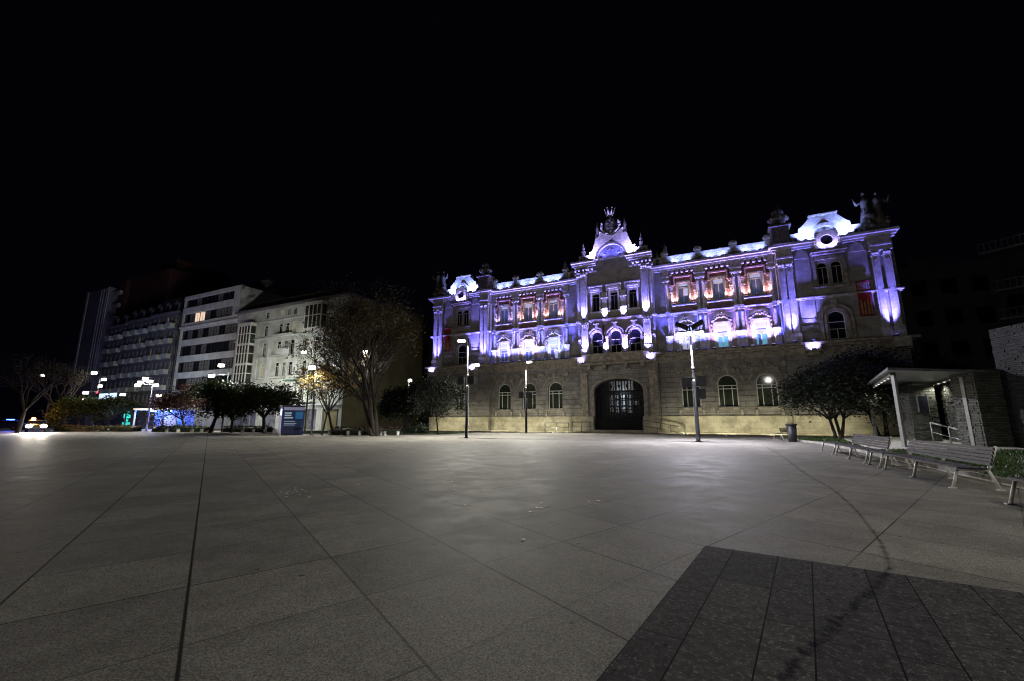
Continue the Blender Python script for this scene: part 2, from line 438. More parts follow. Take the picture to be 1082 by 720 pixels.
def sash(w, h, kind='rect', fw=0.09, mull=(0.0,), trans=(), t=0.07):
    """window joinery, origin at sill centre; returns frame MB and pane MB"""
    f = MB(); p = MB(); top = h - (w/2 if kind == 'arch' else 0)
    f.box(-w/2, -w/2+fw, 0, t, 0, top); f.box(w/2-fw, w/2, 0, t, 0, top); f.box(-w/2+fw, w/2-fw, 0, t, 0, fw)
    if kind == 'rect': f.box(-w/2+fw, w/2-fw, 0, t, h-fw, h)
    else: f.arcband(0, top, w/2-fw, w/2, 0, t)
    for mx in mull: f.box(mx-fw*.35, mx+fw*.35, 0.006, t-.006, fw, (trans[0] if trans else top))
    for z in trans: f.box(-w/2+fw, w/2-fw, 0.003, t-.003, z, z+fw*.75)
    p.prism(arch_poly(-w/2+.02, w/2-.02, .02, h-.02, 'rect' if kind == 'rect' else 'arch'), t*.45, t*.6)
    return f, p
def put_window(parent, proto, x, y, z, blind=None, pm=None):
    f, p, fm, gm = proto
    if isinstance(f, MB):
        proto[0] = f = f.build('window', fm).data; proto[1] = p = p.build('pane', gm).data
        for o in [o for o in bpy.data.objects if o.data in (f, p)]: bpy.data.objects.remove(o)
    w = bpy.data.objects.new('window', f); COL.objects.link(w); w.parent = parent; w.location = (x, y, z)
    if pm:
        d = p.copy(); d.materials.clear(); d.materials.append(pm)
    else: d = p
    g = bpy.data.objects.new('pane', d); COL.objects.link(g); g.parent = w
    if blind:
        a, b_, c, e, bm_ = blind
        MB().box(a, b_, 0.015, 0.03, c, e).build('blind', bm_, w)
    return w

# ------------------------------------------------------------------ CITY HALL
AZ = R(-26.5)
P0 = Vector((12.81, 52.0, 0.0))
UX = Vector((math.cos(AZ), math.sin(AZ), 0)); UY = Vector((-math.sin(AZ), math.cos(AZ), 0))
def hall(x, y, z): return P0 + UX*x + UY*y + Vector((0,0,z))
ch = tag(empty('city_hall', P0, AZ), 'ornate three-storey stone town hall floodlit violet behind the plaza, crest over its arched door', 'town hall')
CY = -0.8     # face of the centre and the pavilions; wings at 0
CX0, CX1 = -4.55, 4.85
WB = (8.1, 11.8, 15.5)
cyan = mat_rough('pale cyan curtain', (0.30, 0.62, 0.72), 0.8, 0.15, 8)
def glow_mat(name, col, s):
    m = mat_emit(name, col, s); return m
hall_blind = glow_mat('pale blind with added glow', (0.62, 0.66, 1.0), 0.55)  # glow added to the blinds to brighten the windows, no lamp behind
cyan = glow_mat('cyan curtain with added glow', (0.20, 0.62, 0.85), 0.5)  # emission added to the cyan curtains, no lamp in the rooms
hall_pane = glow_mat('window pane with added glow', (0.20, 0.27, 0.62), 0.10)  # dark panes given a faint glow to brighten the facade
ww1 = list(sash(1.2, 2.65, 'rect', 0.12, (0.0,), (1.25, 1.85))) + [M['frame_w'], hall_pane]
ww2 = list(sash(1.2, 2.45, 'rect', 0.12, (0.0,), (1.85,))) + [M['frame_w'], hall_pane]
wg = list(sash(1.95, 3.5, 'arch', 0.10, (-0.42, 0.42), (2.3, 1.95))) + [M['frame_w'], M['glass_g']]
wc1 = list(sash(1.35, 2.95, 'arch', 0.09, (0.0,), (1.1, 1.75))) + [M['trim'], M['glass']]
wc2 = list(sash(0.95, 2.3, 'rect', 0.08, (0.0,), (1.85,))) + [M['dark_trim'], M['glass']]
wp1 = list(sash(1.4, 2.85, 'arch', 0.08, (0.0,), (1.0, 1.7))) + [M['frame_w'], M['glass']]
wp2 = list(sash(0.92, 2.35, 'arch', 0.07, (0.0,), (1.8,))) + [M['trim'], M['glass']]

plinth = MB(); gw = MB(); uw = MB(); bricks = {-1: MB(), 1: MB()}
# plinths
for x0, x1, y in ((-27.2,-17.4,CY),(-17.4,CX0,0),(CX0,-2.9,CY),(2.9,CX1,CY),(CX1,17.4,0),(17.4,27.2,CY)):
    plinth.box(x0, x1, y-0.25, y+0.3, 0, 1.72); plinth.box(x0-.0, x1+.0, y-0.32, y+0.3, 1.72, 1.9)
plinth.box(-27.6, 27.6, -2.0, -0.9, 0, 0.14)
for s in (-1, 1):     # wing walls
    xs = sorted([s*4.7 if s < 0 else CX1, s*17.4]); xs = [CX0, -17.4][::-1] if s < 0 else [CX1, 17.4]
    ws = sorted(s*w for w in WB)
    ed = [xs[0], (ws[0]+ws[1])/2, (ws[1]+ws[2])/2, xs[1]]
    for i, w in enumerate(ws):
        cell(gw, ed[i], ed[i+1], 1.9, 8.0, 0, (w-.97, w+.97, 2.8, 6.3, 'arch'), 0.4)
        cell(uw, ed[i], ed[i+1], 8.0, 13.7, 0, (w-.6, w+.6, 9.3, 11.95, 'rect'))
        cell(bricks[s], ed[i], ed[i+1], 13.7, 19.3, 0, (w-.6, w+.6, 14.82, 17.27, 'rect'))
for s in (-1, 1):     # pavilions
    c = 22.0*s
    cell(gw, min(17.4*s,27.2*s), max(17.4*s,27.2*s), 1.9, 8.0, CY, (c-.97, c+.97, 2.8, 6.3, 'arch'), 0.4)
    x0, x1 = sorted((17.4*s, 27.2*s))
    cell(uw, x0, x1, 8.0, 13.7, CY, (c-.7, c+.7, 9.3, 12.15, 'arch'))
    cell(uw, x0, c, 13.7, 19.3, CY, (c-1.05, c-.13, 14.95, 17.3, 'arch')); cell(uw, c, x1, 13.7, 19.3, CY, (c+.13, c+1.05, 14.95, 17.3, 'arch'))
# centre
cell(gw, CX0, CX1, 1.9, 8.0, CY, (-2.75, 3.05, 1.9, 6.35, 1.45), 0.9)
for i, c in enumerate((-2.15, 0.15, 2.45)):
    e = [CX0, -1.0, 1.3, CX1]
    cell(uw, e[i], e[i+1], 8.0, 13.7, CY, (c-.68, c+.68, 9.3, 12.25, 'arch'))
    cell(uw, e[i], e[i+1], 13.7, 20.2, CY, (c-.48, c+.48, 14.8, 17.1, 'rect'))
# returns and body
for x0, x1 in ((-27.2,-17.4),(17.4,27.2),(CX0,CX1)):
    for x in (x0, x1):
        uw.face([(x,CY,8),(x,0.3,8),(x,0.3,20),(x,CY,20)]); gw.face([(x,CY,1.9),(x,0.3,1.9),(x,0.3,8),(x,CY,8)])
uw.box(-27.15, 27.15, 1.0, 16, 0.02, 19.2)
for s in (-1, 1): uw.face([(27.2*s,CY,8),(27.2*s,16,8),(27.2*s,16,19.4),(27.2*s,CY,19.4)]); gw.face([(27.2*s,CY,0),(27.2*s,16,0),(27.2*s,16,8),(27.2*s,CY,8)])
plinth.build('plinth', M['plinth'], ch); gw.build('ground_floor_wall', M['rustic'], ch); uw.build('upper_wall', M['stone'], ch); [bricks[s].build('brick_wall', M['brick'], ch) for s in (-1, 1)]
for s in (-1, 1):
    for a, b_ in ((4.86, 6.62), (9.42, 10.42), (13.12, 14.12), (16.92, 17.39)):
        if s < 0: a, b_ = -b_, -a
        if s < 0 and a < -6.5 < -4.6 and b_ > -5: b_ = -4.56
        MB().box(a, b_, -.07, .02, 13.75, 18.9).build('wall_strip', M['stone'], ch)
rf = MB()
rf.prism([(-27,19.4),(27,19.4),(25,22.2),(-25,22.2)], 5, 15); rf.box(-27.1, 27.1, 0.2, 15.9, 19.3, 19.45)
rf.build('roof', M['roof'], ch)
# windows
for s in (-1, 1):
    for k, w in enumerate(WB):
        put_window(ch, wg, s*w, 0.25, 2.8)
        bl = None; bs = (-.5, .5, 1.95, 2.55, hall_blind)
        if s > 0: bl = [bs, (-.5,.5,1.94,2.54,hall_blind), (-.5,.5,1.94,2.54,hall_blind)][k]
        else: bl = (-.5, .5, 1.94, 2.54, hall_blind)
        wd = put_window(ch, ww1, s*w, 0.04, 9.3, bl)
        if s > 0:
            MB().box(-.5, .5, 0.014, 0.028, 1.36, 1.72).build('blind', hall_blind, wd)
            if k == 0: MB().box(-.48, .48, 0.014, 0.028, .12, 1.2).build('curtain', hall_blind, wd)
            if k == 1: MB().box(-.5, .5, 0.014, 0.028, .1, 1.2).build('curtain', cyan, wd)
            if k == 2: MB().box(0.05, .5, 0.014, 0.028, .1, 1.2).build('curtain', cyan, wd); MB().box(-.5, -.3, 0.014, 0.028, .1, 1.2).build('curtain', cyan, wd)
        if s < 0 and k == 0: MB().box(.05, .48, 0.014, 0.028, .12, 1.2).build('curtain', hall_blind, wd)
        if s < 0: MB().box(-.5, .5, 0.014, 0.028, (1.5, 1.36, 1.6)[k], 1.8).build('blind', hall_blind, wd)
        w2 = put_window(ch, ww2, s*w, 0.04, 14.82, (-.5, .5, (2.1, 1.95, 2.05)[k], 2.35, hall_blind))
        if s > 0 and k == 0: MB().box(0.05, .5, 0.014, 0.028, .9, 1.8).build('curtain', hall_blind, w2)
    c = 22.0*s
    put_window(ch, wg, c, CY+.25, 2.8); put_window(ch, wp1, c, CY+.16, 9.3)
    for d in (-.59, .59): put_window(ch, wp2, c+d, CY+.16, 14.95)
for c in (-2.15, 0.15, 2.45):
    put_window(ch, wc1, c, CY+.16, 9.3); put_window(ch, wc2, c, CY+.16, 14.8)

# horizontal mouldings
def run(mb, y, z0, z1, pro, sections='all'):
    for x0, x1, yy in ((-27.2,-17.4,CY),(-17.4,CX0,0),(CX0,CX1,CY),(CX1,17.4,0),(17.4,27.2,CY)):
        if sections == 'wings' and yy != 0: continue
        if sections == 'outer' and x0 == CX0: continue
        e = 0 if yy == 0 else pro*.6
        mb.box(x0-e, x1+e, yy-pro, yy+0.05, z0, z1)
run_secs = None
cor = MB()
run(cor, 0, 7.95, 8.12, .25); run(cor, 0, 8.12, 8.62, .12); run(cor, 0, 8.62, 8.8, .55); run(cor, 0, 8.8, 9.05, 1.0)
cor.build('ledge', M['dark_trim'], ch)
cor = MB(); run(cor, 0, 13.5, 13.62, .2); run(cor, 0, 13.62, 13.74, .36)
cor.build('string_course', M['trim'], ch)
for x0, x1, yy in ((-27.2,-22.95,CY),(-21.0,-17.4,CY),(-17.4,CX0,0),(CX1,17.4,0),(17.4,21.05,CY),(23.0,27.2,CY)):
    cor = MB()
    for z0, z1, p in ((18.95,19.15,.3),(19.15,19.38,.5),(19.38,19.62,.8)):
        e0 = p*.6 if x0 == -27.2 or (yy and x0 > 17 and x0 < 18) else 0; e1 = p*.6 if x1 == 27.2 or (yy and x1 == -17.4) else 0
        cor.box(x0-e0, x1+e1, yy-p, yy+.05, z0, z1)
    cor.build('cornice', M['trim'], ch)
cor = MB()
for z0, z1, p in ((19.95,20.15,.2),(20.75,20.95,.35),(20.95,21.2,.6),(21.2,21.42,.85)):
    for x0, x1 in ((CX0-.1, -1.95), (2.25, CX1+.1)): cor.box(x0-p*.5, x1, CY-p, CY+.05, z0, z1)
cor.build('cornice', M['trim'], ch)
uw2 = MB(); uw2.box(CX0, CX1, CY+.002, CY+3, 20.2, 21.45); uw2.build('attic_wall', M['stone'], ch)
# wing parapet with panels, scrolls and pier blocks
for s in (-1, 1):
    par = MB(); x0, x1 = (CX1+.1, 17.3) if s > 0 else (-17.3, CX0-.1)
    par.box(x0, x1, -.12, .25, 19.62, 20.6); par.box(x0, x1, -.2, .3, 20.6, 20.75)
    for w in WB:
        for dx in (-1, 1):
            for k in range(4): par.ball((s*w+dx*(.95+.2*k), -.18, 19.98+.1*k), .16, .12, .14, 8, 5)
        par.box(s*w-.75, s*w+.75, -.17, -.1, 20.05, 20.12)
        for k in range(7): par.box(s*w-.62+.2*k-.05, s*w-.62+.2*k+.05, -.17, -.1, 20.12, 20.3)
    par.build('parapet', M['trim'], ch)
    pr = MB()
    for x in (6.25, 9.95, 13.65, 17.0):
        pr.box(s*x-.3, s*x+.3, -.25, .32, 19.62, 21.0); pr.box(s*x-.42, s*x+.42, -.36, .42, 21.0, 21.2); pr.box(s*x-.3, s*x+.3, -.24, .3, 21.2, 21.42)
    pr.build('parapet_pier', M['dark_trim'], ch)
# corbel rows, stepped hoods, window surrounds, pedestals, columns per bay
def bay_trim(w):
    m = MB()
    # window surrounds
    for z0, z1, hw, t in ((14.82, 17.27, .6, .18), (9.2, 11.95, .6, .26)):
        m.box(w-hw-t, w-hw, -.1, .02, z0, z1); m.box(w+hw, w+hw+t, -.1, .02, z0, z1); m.box(w-hw-t, w+hw+t, -.12, .02, z1, z1+t)
    m.box(w-1.3, w+1.3, -.46, .02, 14.5, 14.62); m.box(w-.85, w+.85, -.2, .02, 14.62, 14.8)
    for k in range(6): m.box(w-.62+.21*k, w-.52+.21*k, -.16, -.11, 17.3, 17.52)
    # small capitals beside the upper window
    for d in (-1.28, 1.28): m.box(w+d-.22, w+d+.22, -.16, .02, 16.82, 16.95); m.box(w+d-.16, w+d+.16, -.12, .02, 16.3, 16.8); m.box(w+d-.2, w+d+.2, -.15, .02, 16.18, 16.3)
    for d in (-1.28, 1.28): m.box(w+d-.13, w+d+.13, -.09, .02, 14.3, 16.18)
    o = m.build('window_surround', M['trim'], ch)
    h = MB()
    h.box(w-1.02, w+1.02, -.3, .02, 17.95, 18.13); h.box(w-1.02, w-.86, -.26, .02, 17.1, 17.95); h.box(w+.86, w+1.02, -.26, .02, 17.1, 17.95)
    h.box(w-1.5, w-1.02, -.26, .02, 16.96, 17.14); h.box(w+1.02, w+1.5, -.26, .02, 16.96, 17.14)
    h.box(w-1.46, w-1.36, -.14, .02, 17.14, 18.85); h.box(w+1.36, w+1.46, -.14, .02, 17.14, 18.85)
    h.build('stepped_hood', M['brick_trim'], ch)
    b = MB()
    for k in range(5):
        x = w-1.1+.55*k
        b.box(x-.16, x+.16, -.3, .02, 18.62, 18.94); b.ball((x+.0, -.3, 18.58), .17, .14, .14, 8, 5)
    for k in range(6): b.ball((w-1.3+.52*k, -.16, 18.35), .1, .1, .1, 7, 4)
    b.build('corbel_row', M['trim'], ch)
    # first-floor crest over the window
    c = MB()
    for k in range(-4, 5):
        t = k/4
        c.ball((w+.78*t, -.22, 12.42+.42*(1-t*t)), .14, .14, .15, 8, 5)
    for d in (-1, 1):
        c.ball((w+d*.95, -.16, 12.35), .14, .12, .16, 8, 5); c.ball((w+d*1.02, -.16, 11.95), .11, .1, .18, 8, 5); c.ball((w+d*1.0, -.16, 11.5), .09, .1, .16, 8, 5); c.ball((w+d*1.0, -.16, 11.1), .07, .08, .14, 8, 5)
    c.ball((w, -.26, 13.08), .2, .16, .26, 8, 6); c.ball((w, -.3, 12.72), .13, .14, .2, 8, 5)
    c.build('window_crest', M['dark_trim'], ch)
    f = MB()
    f.box(w-1.36, w-1.24, -.12, .02, 11.0, 13.3); f.box(w+1.24, w+1.36, -.12, .02, 11.0, 13.3); f.box(w-1.36, w+1.36, -.16, .02, 13.3, 13.46)
    f.build('panel_frame', M['brick_trim'] if w > 9 or w in (-8.1,) else M['trim'], ch)
M['brick_trim'] = mat_rough('salmon brick moulding', (0.60, 0.36, 0.30), 0.75, 0.2, 4, 0.2, 30)
for s in (-1, 1):
    for w in WB: bay_trim(s*w)
def column(x, y, z0, z1, r, name='column'):
    m = MB()
    m.box(x-r*1.35, x+r*1.35, y-r*1.35, y+r*1.2, z0, z0+.16)
    m.lathe([(r*1.2,.16),(r*1.2,.26),(r,.34),(r*.97,(z1-z0)*.6),(r*.86,z1-z0-.55),(r*.98,z1-z0-.5),(r*.9,z1-z0-.42),(r*1.25,z1-z0-.12)], x, y, z0, 12)
    m.box(x-r*1.4, x+r*1.4, y-r*1.4, y+r*1.2, z1-.12, z1)
    return m.build(name, M['trim'], ch)
for s in (-1, 1):
    for xm in (6.25, 9.95, 13.65, 17.0):
        hw = .5 if xm in (9.95, 13.65) else .32
        p = MB(); p.box(s*xm-hw, s*xm+hw, -.34, .02, 9.05, 10.85); p.box(s*xm-hw-.1, s*xm+hw+.1, -.42, .02, 10.85, 11.02)
        p.box(s*xm-hw, s*xm+hw, -.3, .02, 17.75, 18.95); p.box(s*xm-hw-.06, s*xm+hw+.06, -.4, .02, 17.62, 17.78); p.box(s*xm-hw-.06, s*xm+hw+.06, -.4, .02, 18.1, 18.22)
        p.build('pedestal', M['trim'], ch)
        for d in ((-.27, .27) if hw == .5 else (0,)):
            column(s*xm+d, -.14, 11.02, 13.5, .15); column(s*xm+d, -.14, 13.74, 17.62, .16)
# giant pilasters of centre and pavilions with white bases
def pilaster(x, y, z0, z1, hw, brk=True):
    m = MB()
    m.box(x-hw-.12, x+hw+.12, y-.5, y+.02, 9.05, 9.95) if z0 < 10 else None
    m.box(x-hw-.1, x+hw+.1, y-.46, y+.02, 9.95, 10.1) if z0 < 10 else None
    m.box(x-hw, x+hw, y-.34, y+.02, max(z0,10.1), z1-.6)
    m.box(x-hw*.55, x+hw*.55, y-.37, y-.33, max(z0,10.1)+.4, z1-1.0)
    m.box(x-hw-.05, x+hw+.05, y-.4, y+.02, z1-.6, z1-.48); m.box(x-hw-.02, x+hw+.02, y-.38, y+.02, z1-.48, z1-.12); m.box(x-hw-.14, x+hw+.14, y-.5, y+.02, z1-.12, z1)
    for d in (-.6, 0, .6): m.ball((x+d*hw, y-.42, z1-.3), .13, .12, .2, 8, 5)
    return m.build('pilaster', M['trim'], ch)
for x in (-3.6, 3.95): pilaster(x, CY, 9, 13.45, .42); pilaster(x, CY, 13.8, 20.0, .42)
for x in (-4.3, 4.6): pilaster(x, CY+.12, 13.8, 19.9, .22)
for s in (-1, 1):
    for x in (17.85, 18.55): pilaster(s*x, CY, 9, 17.75, .28)
    for x in (25.65, 26.55): pilaster(s*x, CY, 9, 17.75, .3)
    m = MB()
    for x0, x1 in ((17.5,18.95),(25.3,26.95)):
        m.box(s*x0, s*x1, CY-.45, CY+.02, 17.75, 18.1); m.box(s*x0, s*x1, CY-.6, CY+.02, 18.1, 18.3); m.box(s*x0, s*x1, CY-.4, CY+.02, 18.3, 18.95)
    m.build('entablature', M['trim'], ch)
    # projecting flat zones, ledge stripes and window mouldings of the pavilion
    z = MB(); z.box(s*19.1, s*20.4, CY-.12, CY+.02, 11.6, 17.9); z.prism([(s*19.1,17.9),(s*20.4,17.9),(s*20.2,18.6),(s*19.75,18.95),(s*19.3,18.6)] if s > 0 else [(-20.4,17.9),(-19.1,17.9),(-19.3,18.6),(-19.75,18.95),(-20.2,18.6)], CY-.2, CY+.02)
    z.box(s*23.6, s*25.2, CY-.12, CY+.02, 11.6, 17.9); z.prism([(s*23.7,17.9),(s*25.0,17.9),(s*24.8,18.6),(s*24.35,18.95),(s*23.9,18.6)] if s > 0 else [(-25.0,17.9),(-23.7,17.9),(-23.9,18.6),(-24.35,18.95),(-24.8,18.6)], CY-.2, CY+.02)
    z.build('wall_panel', M['stone'], ch)
    t = MB()
    for a, b_ in ((19.05,20.45),(23.6,25.2)):
        for zz in (9.75, 10.45, 11.15): t.box(s*a, s*b_, CY-.16, CY+.02, zz, zz+.36)
    t.build('banded_rustication', M['stone'], ch)
    c = 22.0*s; t = MB()
    t.arcband(c, 11.45, .82, 1.0, CY-.16, CY+.02); t.arcband(c, 11.45, 1.14, 1.35, CY-.24, CY+.02)
    for d in (-1, 1): t.box(c+d*.82, c+d*1.0, CY-.16, CY+.02, 9.05, 11.45); t.box(c+d*1.14, c+d*1.35, CY-.24, CY+.02, 9.05, 11.45)
    t.box(c-.18, c+.18, CY-.36, CY+.02, 12.35, 13.1)
    t.box(c-1.55, c+1.55, CY-.26, CY+.02, 14.5, 14.72); t.box(c-1.4, c-1.15, CY-.14, CY+.02, 14.72, 17.9); t.box(c+1.15, c+1.4, CY-.14, CY+.02, 14.72, 17.9); t.box(c-1.4, c+1.4, CY-.14, CY+.02, 17.55, 17.9); t.box(c-1.5, c+1.5, CY-1.0, CY+.02, 18.16, 18.3); t.box(c-1.4, c+1.4, CY-.6, CY+.02, 18.0, 18.16)
    t.build('window_moulding', M['dark_trim'], ch)
for x0, x1 in ((19.0, 20.3), (-20.3, -19.0), (-27.1, -25.9)):
    MB().box(x0-.0, x1+.0, CY-1.55, CY-.05, 8.02, 8.155).box(x0+.2, x1-.2, CY-1.1, CY-.05, 7.7, 8.02).build('bracket_shelf', M['dark_trim'], ch)
for x0, x1 in ((3.45, 4.8), (-4.45, -3.1), (19.0, 20.3), (-20.3, -19.0), (-27.1, -25.9), (25.9, 27.1)):
    MB().box(x0, x1, CY-1.02, CY-.3, 8.06, 9.0).build('ledge_block', M['trim'], ch)
# centre: hoods over the top windows, arch mouldings and piers at the balcony
for c in (-2.15, .15, 2.45):
    m = MB(); m.box(c-.95, c+.95, CY-.3, CY+.02, 17.92, 18.1); m.box(c-.8, c+.8, CY-.16, CY+.02, 17.28, 17.92); m.box(c-.62, c+.62, CY-.26, CY+.02, 17.5, 17.72)
    for d in (-1, 1): m.box(c+d*.48, c+d*.66, CY-.14, CY+.02, 14.7, 17.28); m.box(c+d*.82, c+d*.94, CY-.2, CY+.02, 17.3, 17.92)
    m.box(c-.75, c+.75, CY-.24, CY+.02, 14.55, 14.72); m.build('window_hood', M['trim'], ch)
    m = MB(); m.arcband(c, 11.58, .68, .84, CY-.12, CY+.02, n=16); m.arcband(c, 11.58, .98, 1.13, CY-.26, CY+.02, n=16); m.box(c-.14, c+.14, CY-.36, CY+.02, 12.4, 13.1); m.box(c-.34, c+.34, CY-.4, CY+.02, 13.1, 13.2)
    m.build('arch_moulding', M['trim'], ch)
for x in (-1.0, 1.3):
    m = MB(); m.box(x-.3, x+.3, CY-.26, CY+.02, 9.1, 11.35); m.box(x-.36, x+.36, CY-.32, CY+.02, 11.35, 11.55); m.build('pier', M['trim'], ch)
    m = MB(); m.box(x-.36, x+.36, CY-.3, CY+.02, 13.76, 14.9); m.box(x-.42, x+.42, CY-.36, CY+.02, 14.9, 15.05); m.box(x-.3, x+.3, CY-.26, CY+.02, 15.05, 16.3); m.box(x-.42, x+.42, CY-.34, CY+.02, 16.3, 16.45); m.box(x-.3, x+.3, CY-.28, CY+.02, 16.45, 17.1); m.build('pier', M['trim'], ch)
m = MB()
for x0, x1 in ((-4.5,-3.2),(3.5,4.8)): m.box(x0, x1, CY-.18, CY+.02, 11.2, 11.34)
m.build('impost_band', M['trim'], ch)
# pavilion pediments
for s in (-1, 1):
    c = 22.05*s; m = MB(); y0, y1 = CY+.1, CY+.9
    m.prism([(c-2.25,20.75),(c-2.2,21.3),(c-1.9,21.5),(c-1.1,22.4),(c+1.1,22.4),(c+1.9,21.5),(c+2.2,21.3),(c+2.25,20.75),(c+2.25,19.6),(c-2.25,19.6)][::-1], y0, y1)
    m.box(c-1.25, c+1.25, y0-.15, y1+.1, 22.4, 22.55)
    m.box(c-4.6, c-2.25, y0, y1-.3, 19.62, 20.65); m.box(c+2.25, c+4.0, y0, y1-.3, 19.62, 20.65)
    m.box(c-4.6, c-2.25, y0-.08, y1-.2, 20.65, 20.8); m.box(c+2.25, c+4.0, y0-.08, y1-.2, 20.65, 20.8)
    m.build('pediment', M['trim'], ch)
    l = MB(); l.arcband(c, 20.05, 1.0, 1.32, CY-.35, y0+.02, n=20); l.build('lunette_hood', M['trim'], ch)
    l = MB(); l.arcband(c-.05*s, 19.45, .52, .98, CY-.62, CY+.1, 0, 2*math.pi, 28, 1.0); oc = l.build('oculus', M['trim'], ch)
    l = MB(); l.prism([(c-.05*s+.56*math.cos(t*math.pi/12), 19.45+.56*math.sin(t*math.pi/12)) for t in range(24)], CY-.42, CY-.36); l.build('pane', M['glass'], oc)
    d = MB()
    for k in range(3):
        for e in (-1, 1): d.box(c+e*(2.55+.5*k)-.12, c+e*(2.55+.5*k)+.12, y0-.05, y0+.02, 19.85, 20.35)
    d.build('parapet_slot', M['roof'], ch)
# centre pediment
m = MB(); y0, y1 = CY+.15, CY+1.1; c = 0.1
prof = [(4.3,21.42),(4.3,22.25),(2.95,22.3),(2.9,22.85),(2.55,22.9),(2.2,23.9),(2.0,24.65),(1.55,24.7),(1.5,25.4),(1.15,25.2),(.6,24.75),(0,24.6)]
m.prism([(c+x, z) for x, z in prof] + [(c-x, z) for x, z in prof[::-1][1:]], y0, y1)
m.box(c-4.35, c-2.9, y0-.1, y1+.05, 22.25, 22.4); m.box(c+2.9, c+4.35, y0-.1, y1+.05, 22.25, 22.4)
m.build('pediment', M['trim'], ch)
m = MB(); m.arcband(c, 21.45, 1.72, 2.0, CY-.55, y0+.02, n=24); m.build('lunette_hood', M['trim'], ch)
m = MB(); m.prism([(c+1.73*math.cos(math.pi*t/24), 21.45+1.73*math.sin(math.pi*t/24)) for t in range(25)], CY-.12, y0); m.build('lunette', M['trim'], ch)
m = MB()
for a in (35, 75, 105, 145):
    for j in range(3): m.ball((c+1.15*math.cos(R(a))+random.uniform(-.12,.12), CY-.15, 21.5+1.15*math.sin(R(a))+random.uniform(-.1,.1)), .16, .1, .13, 8, 5)
m.build('lunette_relief', M['dark_trim'], ch)
d = MB()
for k in range(3):
    for e in (-1, 1): d.box(c+e*(3.15+.42*k)-.1, c+e*(3.15+.42*k)+.1, y0-.05, y0+.02, 21.6, 22.05)
d.build('parapet_slot', M['roof'], ch)
b = MB()
for x0 in (-4.3, -3.3, -2.6, 2.95, 3.6, 4.5):
    for dx in (-.22, .22): b.ball((x0+dx, CY-.42, 20.35), .16, .2, .22, 8, 5); b.ball((x0, CY-.38, 20.02), .14, .14, .16, 8, 5)
b.build('corbel_row', M['trim'], ch)
# crest: oval shield in a scrolled frame, crown on top
cr = MB(); cc = (0.0, CY+.5, 26.0)
cr.ball(cc, .82, .25, 1.25, 16, 10)
for dx, dz in ((-.3,.4),(.3,.4),(-.25,-.3),(.25,-.3),(0,.05),(0,-.75),(0,.8)): cr.ball((cc[0]+dx, CY+.28, cc[2]+dz), .17, .1, .2, 7, 5)
crest = cr.build('crest', M['statue'], ch)
cr = MB()
for k in range(26):
    a = R(-200+220*k/25)
    cr.ball((cc[0]+1.15*math.cos(a), CY+.35+random.uniform(-.08,.08), cc[2]+.05+1.2*math.sin(a)), random.uniform(.13,.22), .18, random.uniform(.13,.22), 7, 5)
cr.build('scroll_frame', M['trim'], crest)
cr = MB(); cr.lathe([(.36,0),(.42,.05),(.36,.2),(.4,.25)], 0, CY+.45, 27.35, 12)
for k in range(7):
    a = 2*math.pi*k/7; cr.tube((.38*math.cos(a), CY+.45+.38*math.sin(a), 27.55), (.62*math.cos(a), CY+.45+.62*math.sin(a), 28.2), .1, .07, 6); cr.ball((.64*math.cos(a), CY+.45+.64*math.sin(a), 28.28), .1, .1, .1, 7, 4)
cr.ball((0, CY+.45, 27.8), .34, .34, .3, 10, 6); cr.tube((0,CY+.45,27.9), (0,CY+.45,28.5), .07, .05, 6)
cr.build('crown', M['trim'], crest)
for d in (-1, 1):
    cr = MB(); cr.lathe([(.3,0),(.3,.5),(.2,.7),(.24,1.2),(.12,1.7),(.1,2.1)], d*1.75, CY+.7, 24.7, 8); cr.build('finial', M['statue'], ch)
# finials and urns
def urn(x, y, z, h, mat='statue', name='urn'):
    m = MB(); k = h
    m.box(x-.17*k, x+.17*k, y-.17*k, y+.17*k, z, z+.42*k); m.box(x-.22*k, x+.22*k, y-.22*k, y+.22*k, z+.42*k, z+.47*k)
    m.lathe([(.1*k,.47*k),(.07*k,.52*k),(.17*k,.62*k),(.18*k,.7*k),(.1*k,.78*k),(.13*k,.82*k),(.06*k,.9*k),(.02*k,1.0*k)], x, y, z, 12)
    for q in range(8):
        a = q*math.pi/4; m.ball((x+.17*k*math.cos(a), y+.17*k*math.sin(a), z+.66*k), .05*k, .05*k, .06*k, 6, 4)
    return m.build(name, M[mat], ch)
def spire(x, y, z, h):
    m = MB(); m.box(x-.2, x+.2, y-.2, y+.2, z, z+.3*h)
    m.lathe([(.12,.3*h),(.1,.36*h),(.2,.44*h),(.19,.5*h),(.08,.58*h),(.12,.64*h),(.05,.74*h),(.015,h)], x, y, z, 10)
    return m.build('finial', M['statue'], ch)
for s in (-1, 1): urn(s*18.1, CY-.1, 19.62, 4.6)
for x in (-3.6, 3.75): spire(x, CY+.2, 22.4, 2.3)
for x in (-5.4, 5.45): spire(x, -.05, 19.75, 2.6)
for x in (-6.3, 6.4): spire(x, -.05, 21.4, 1.2)
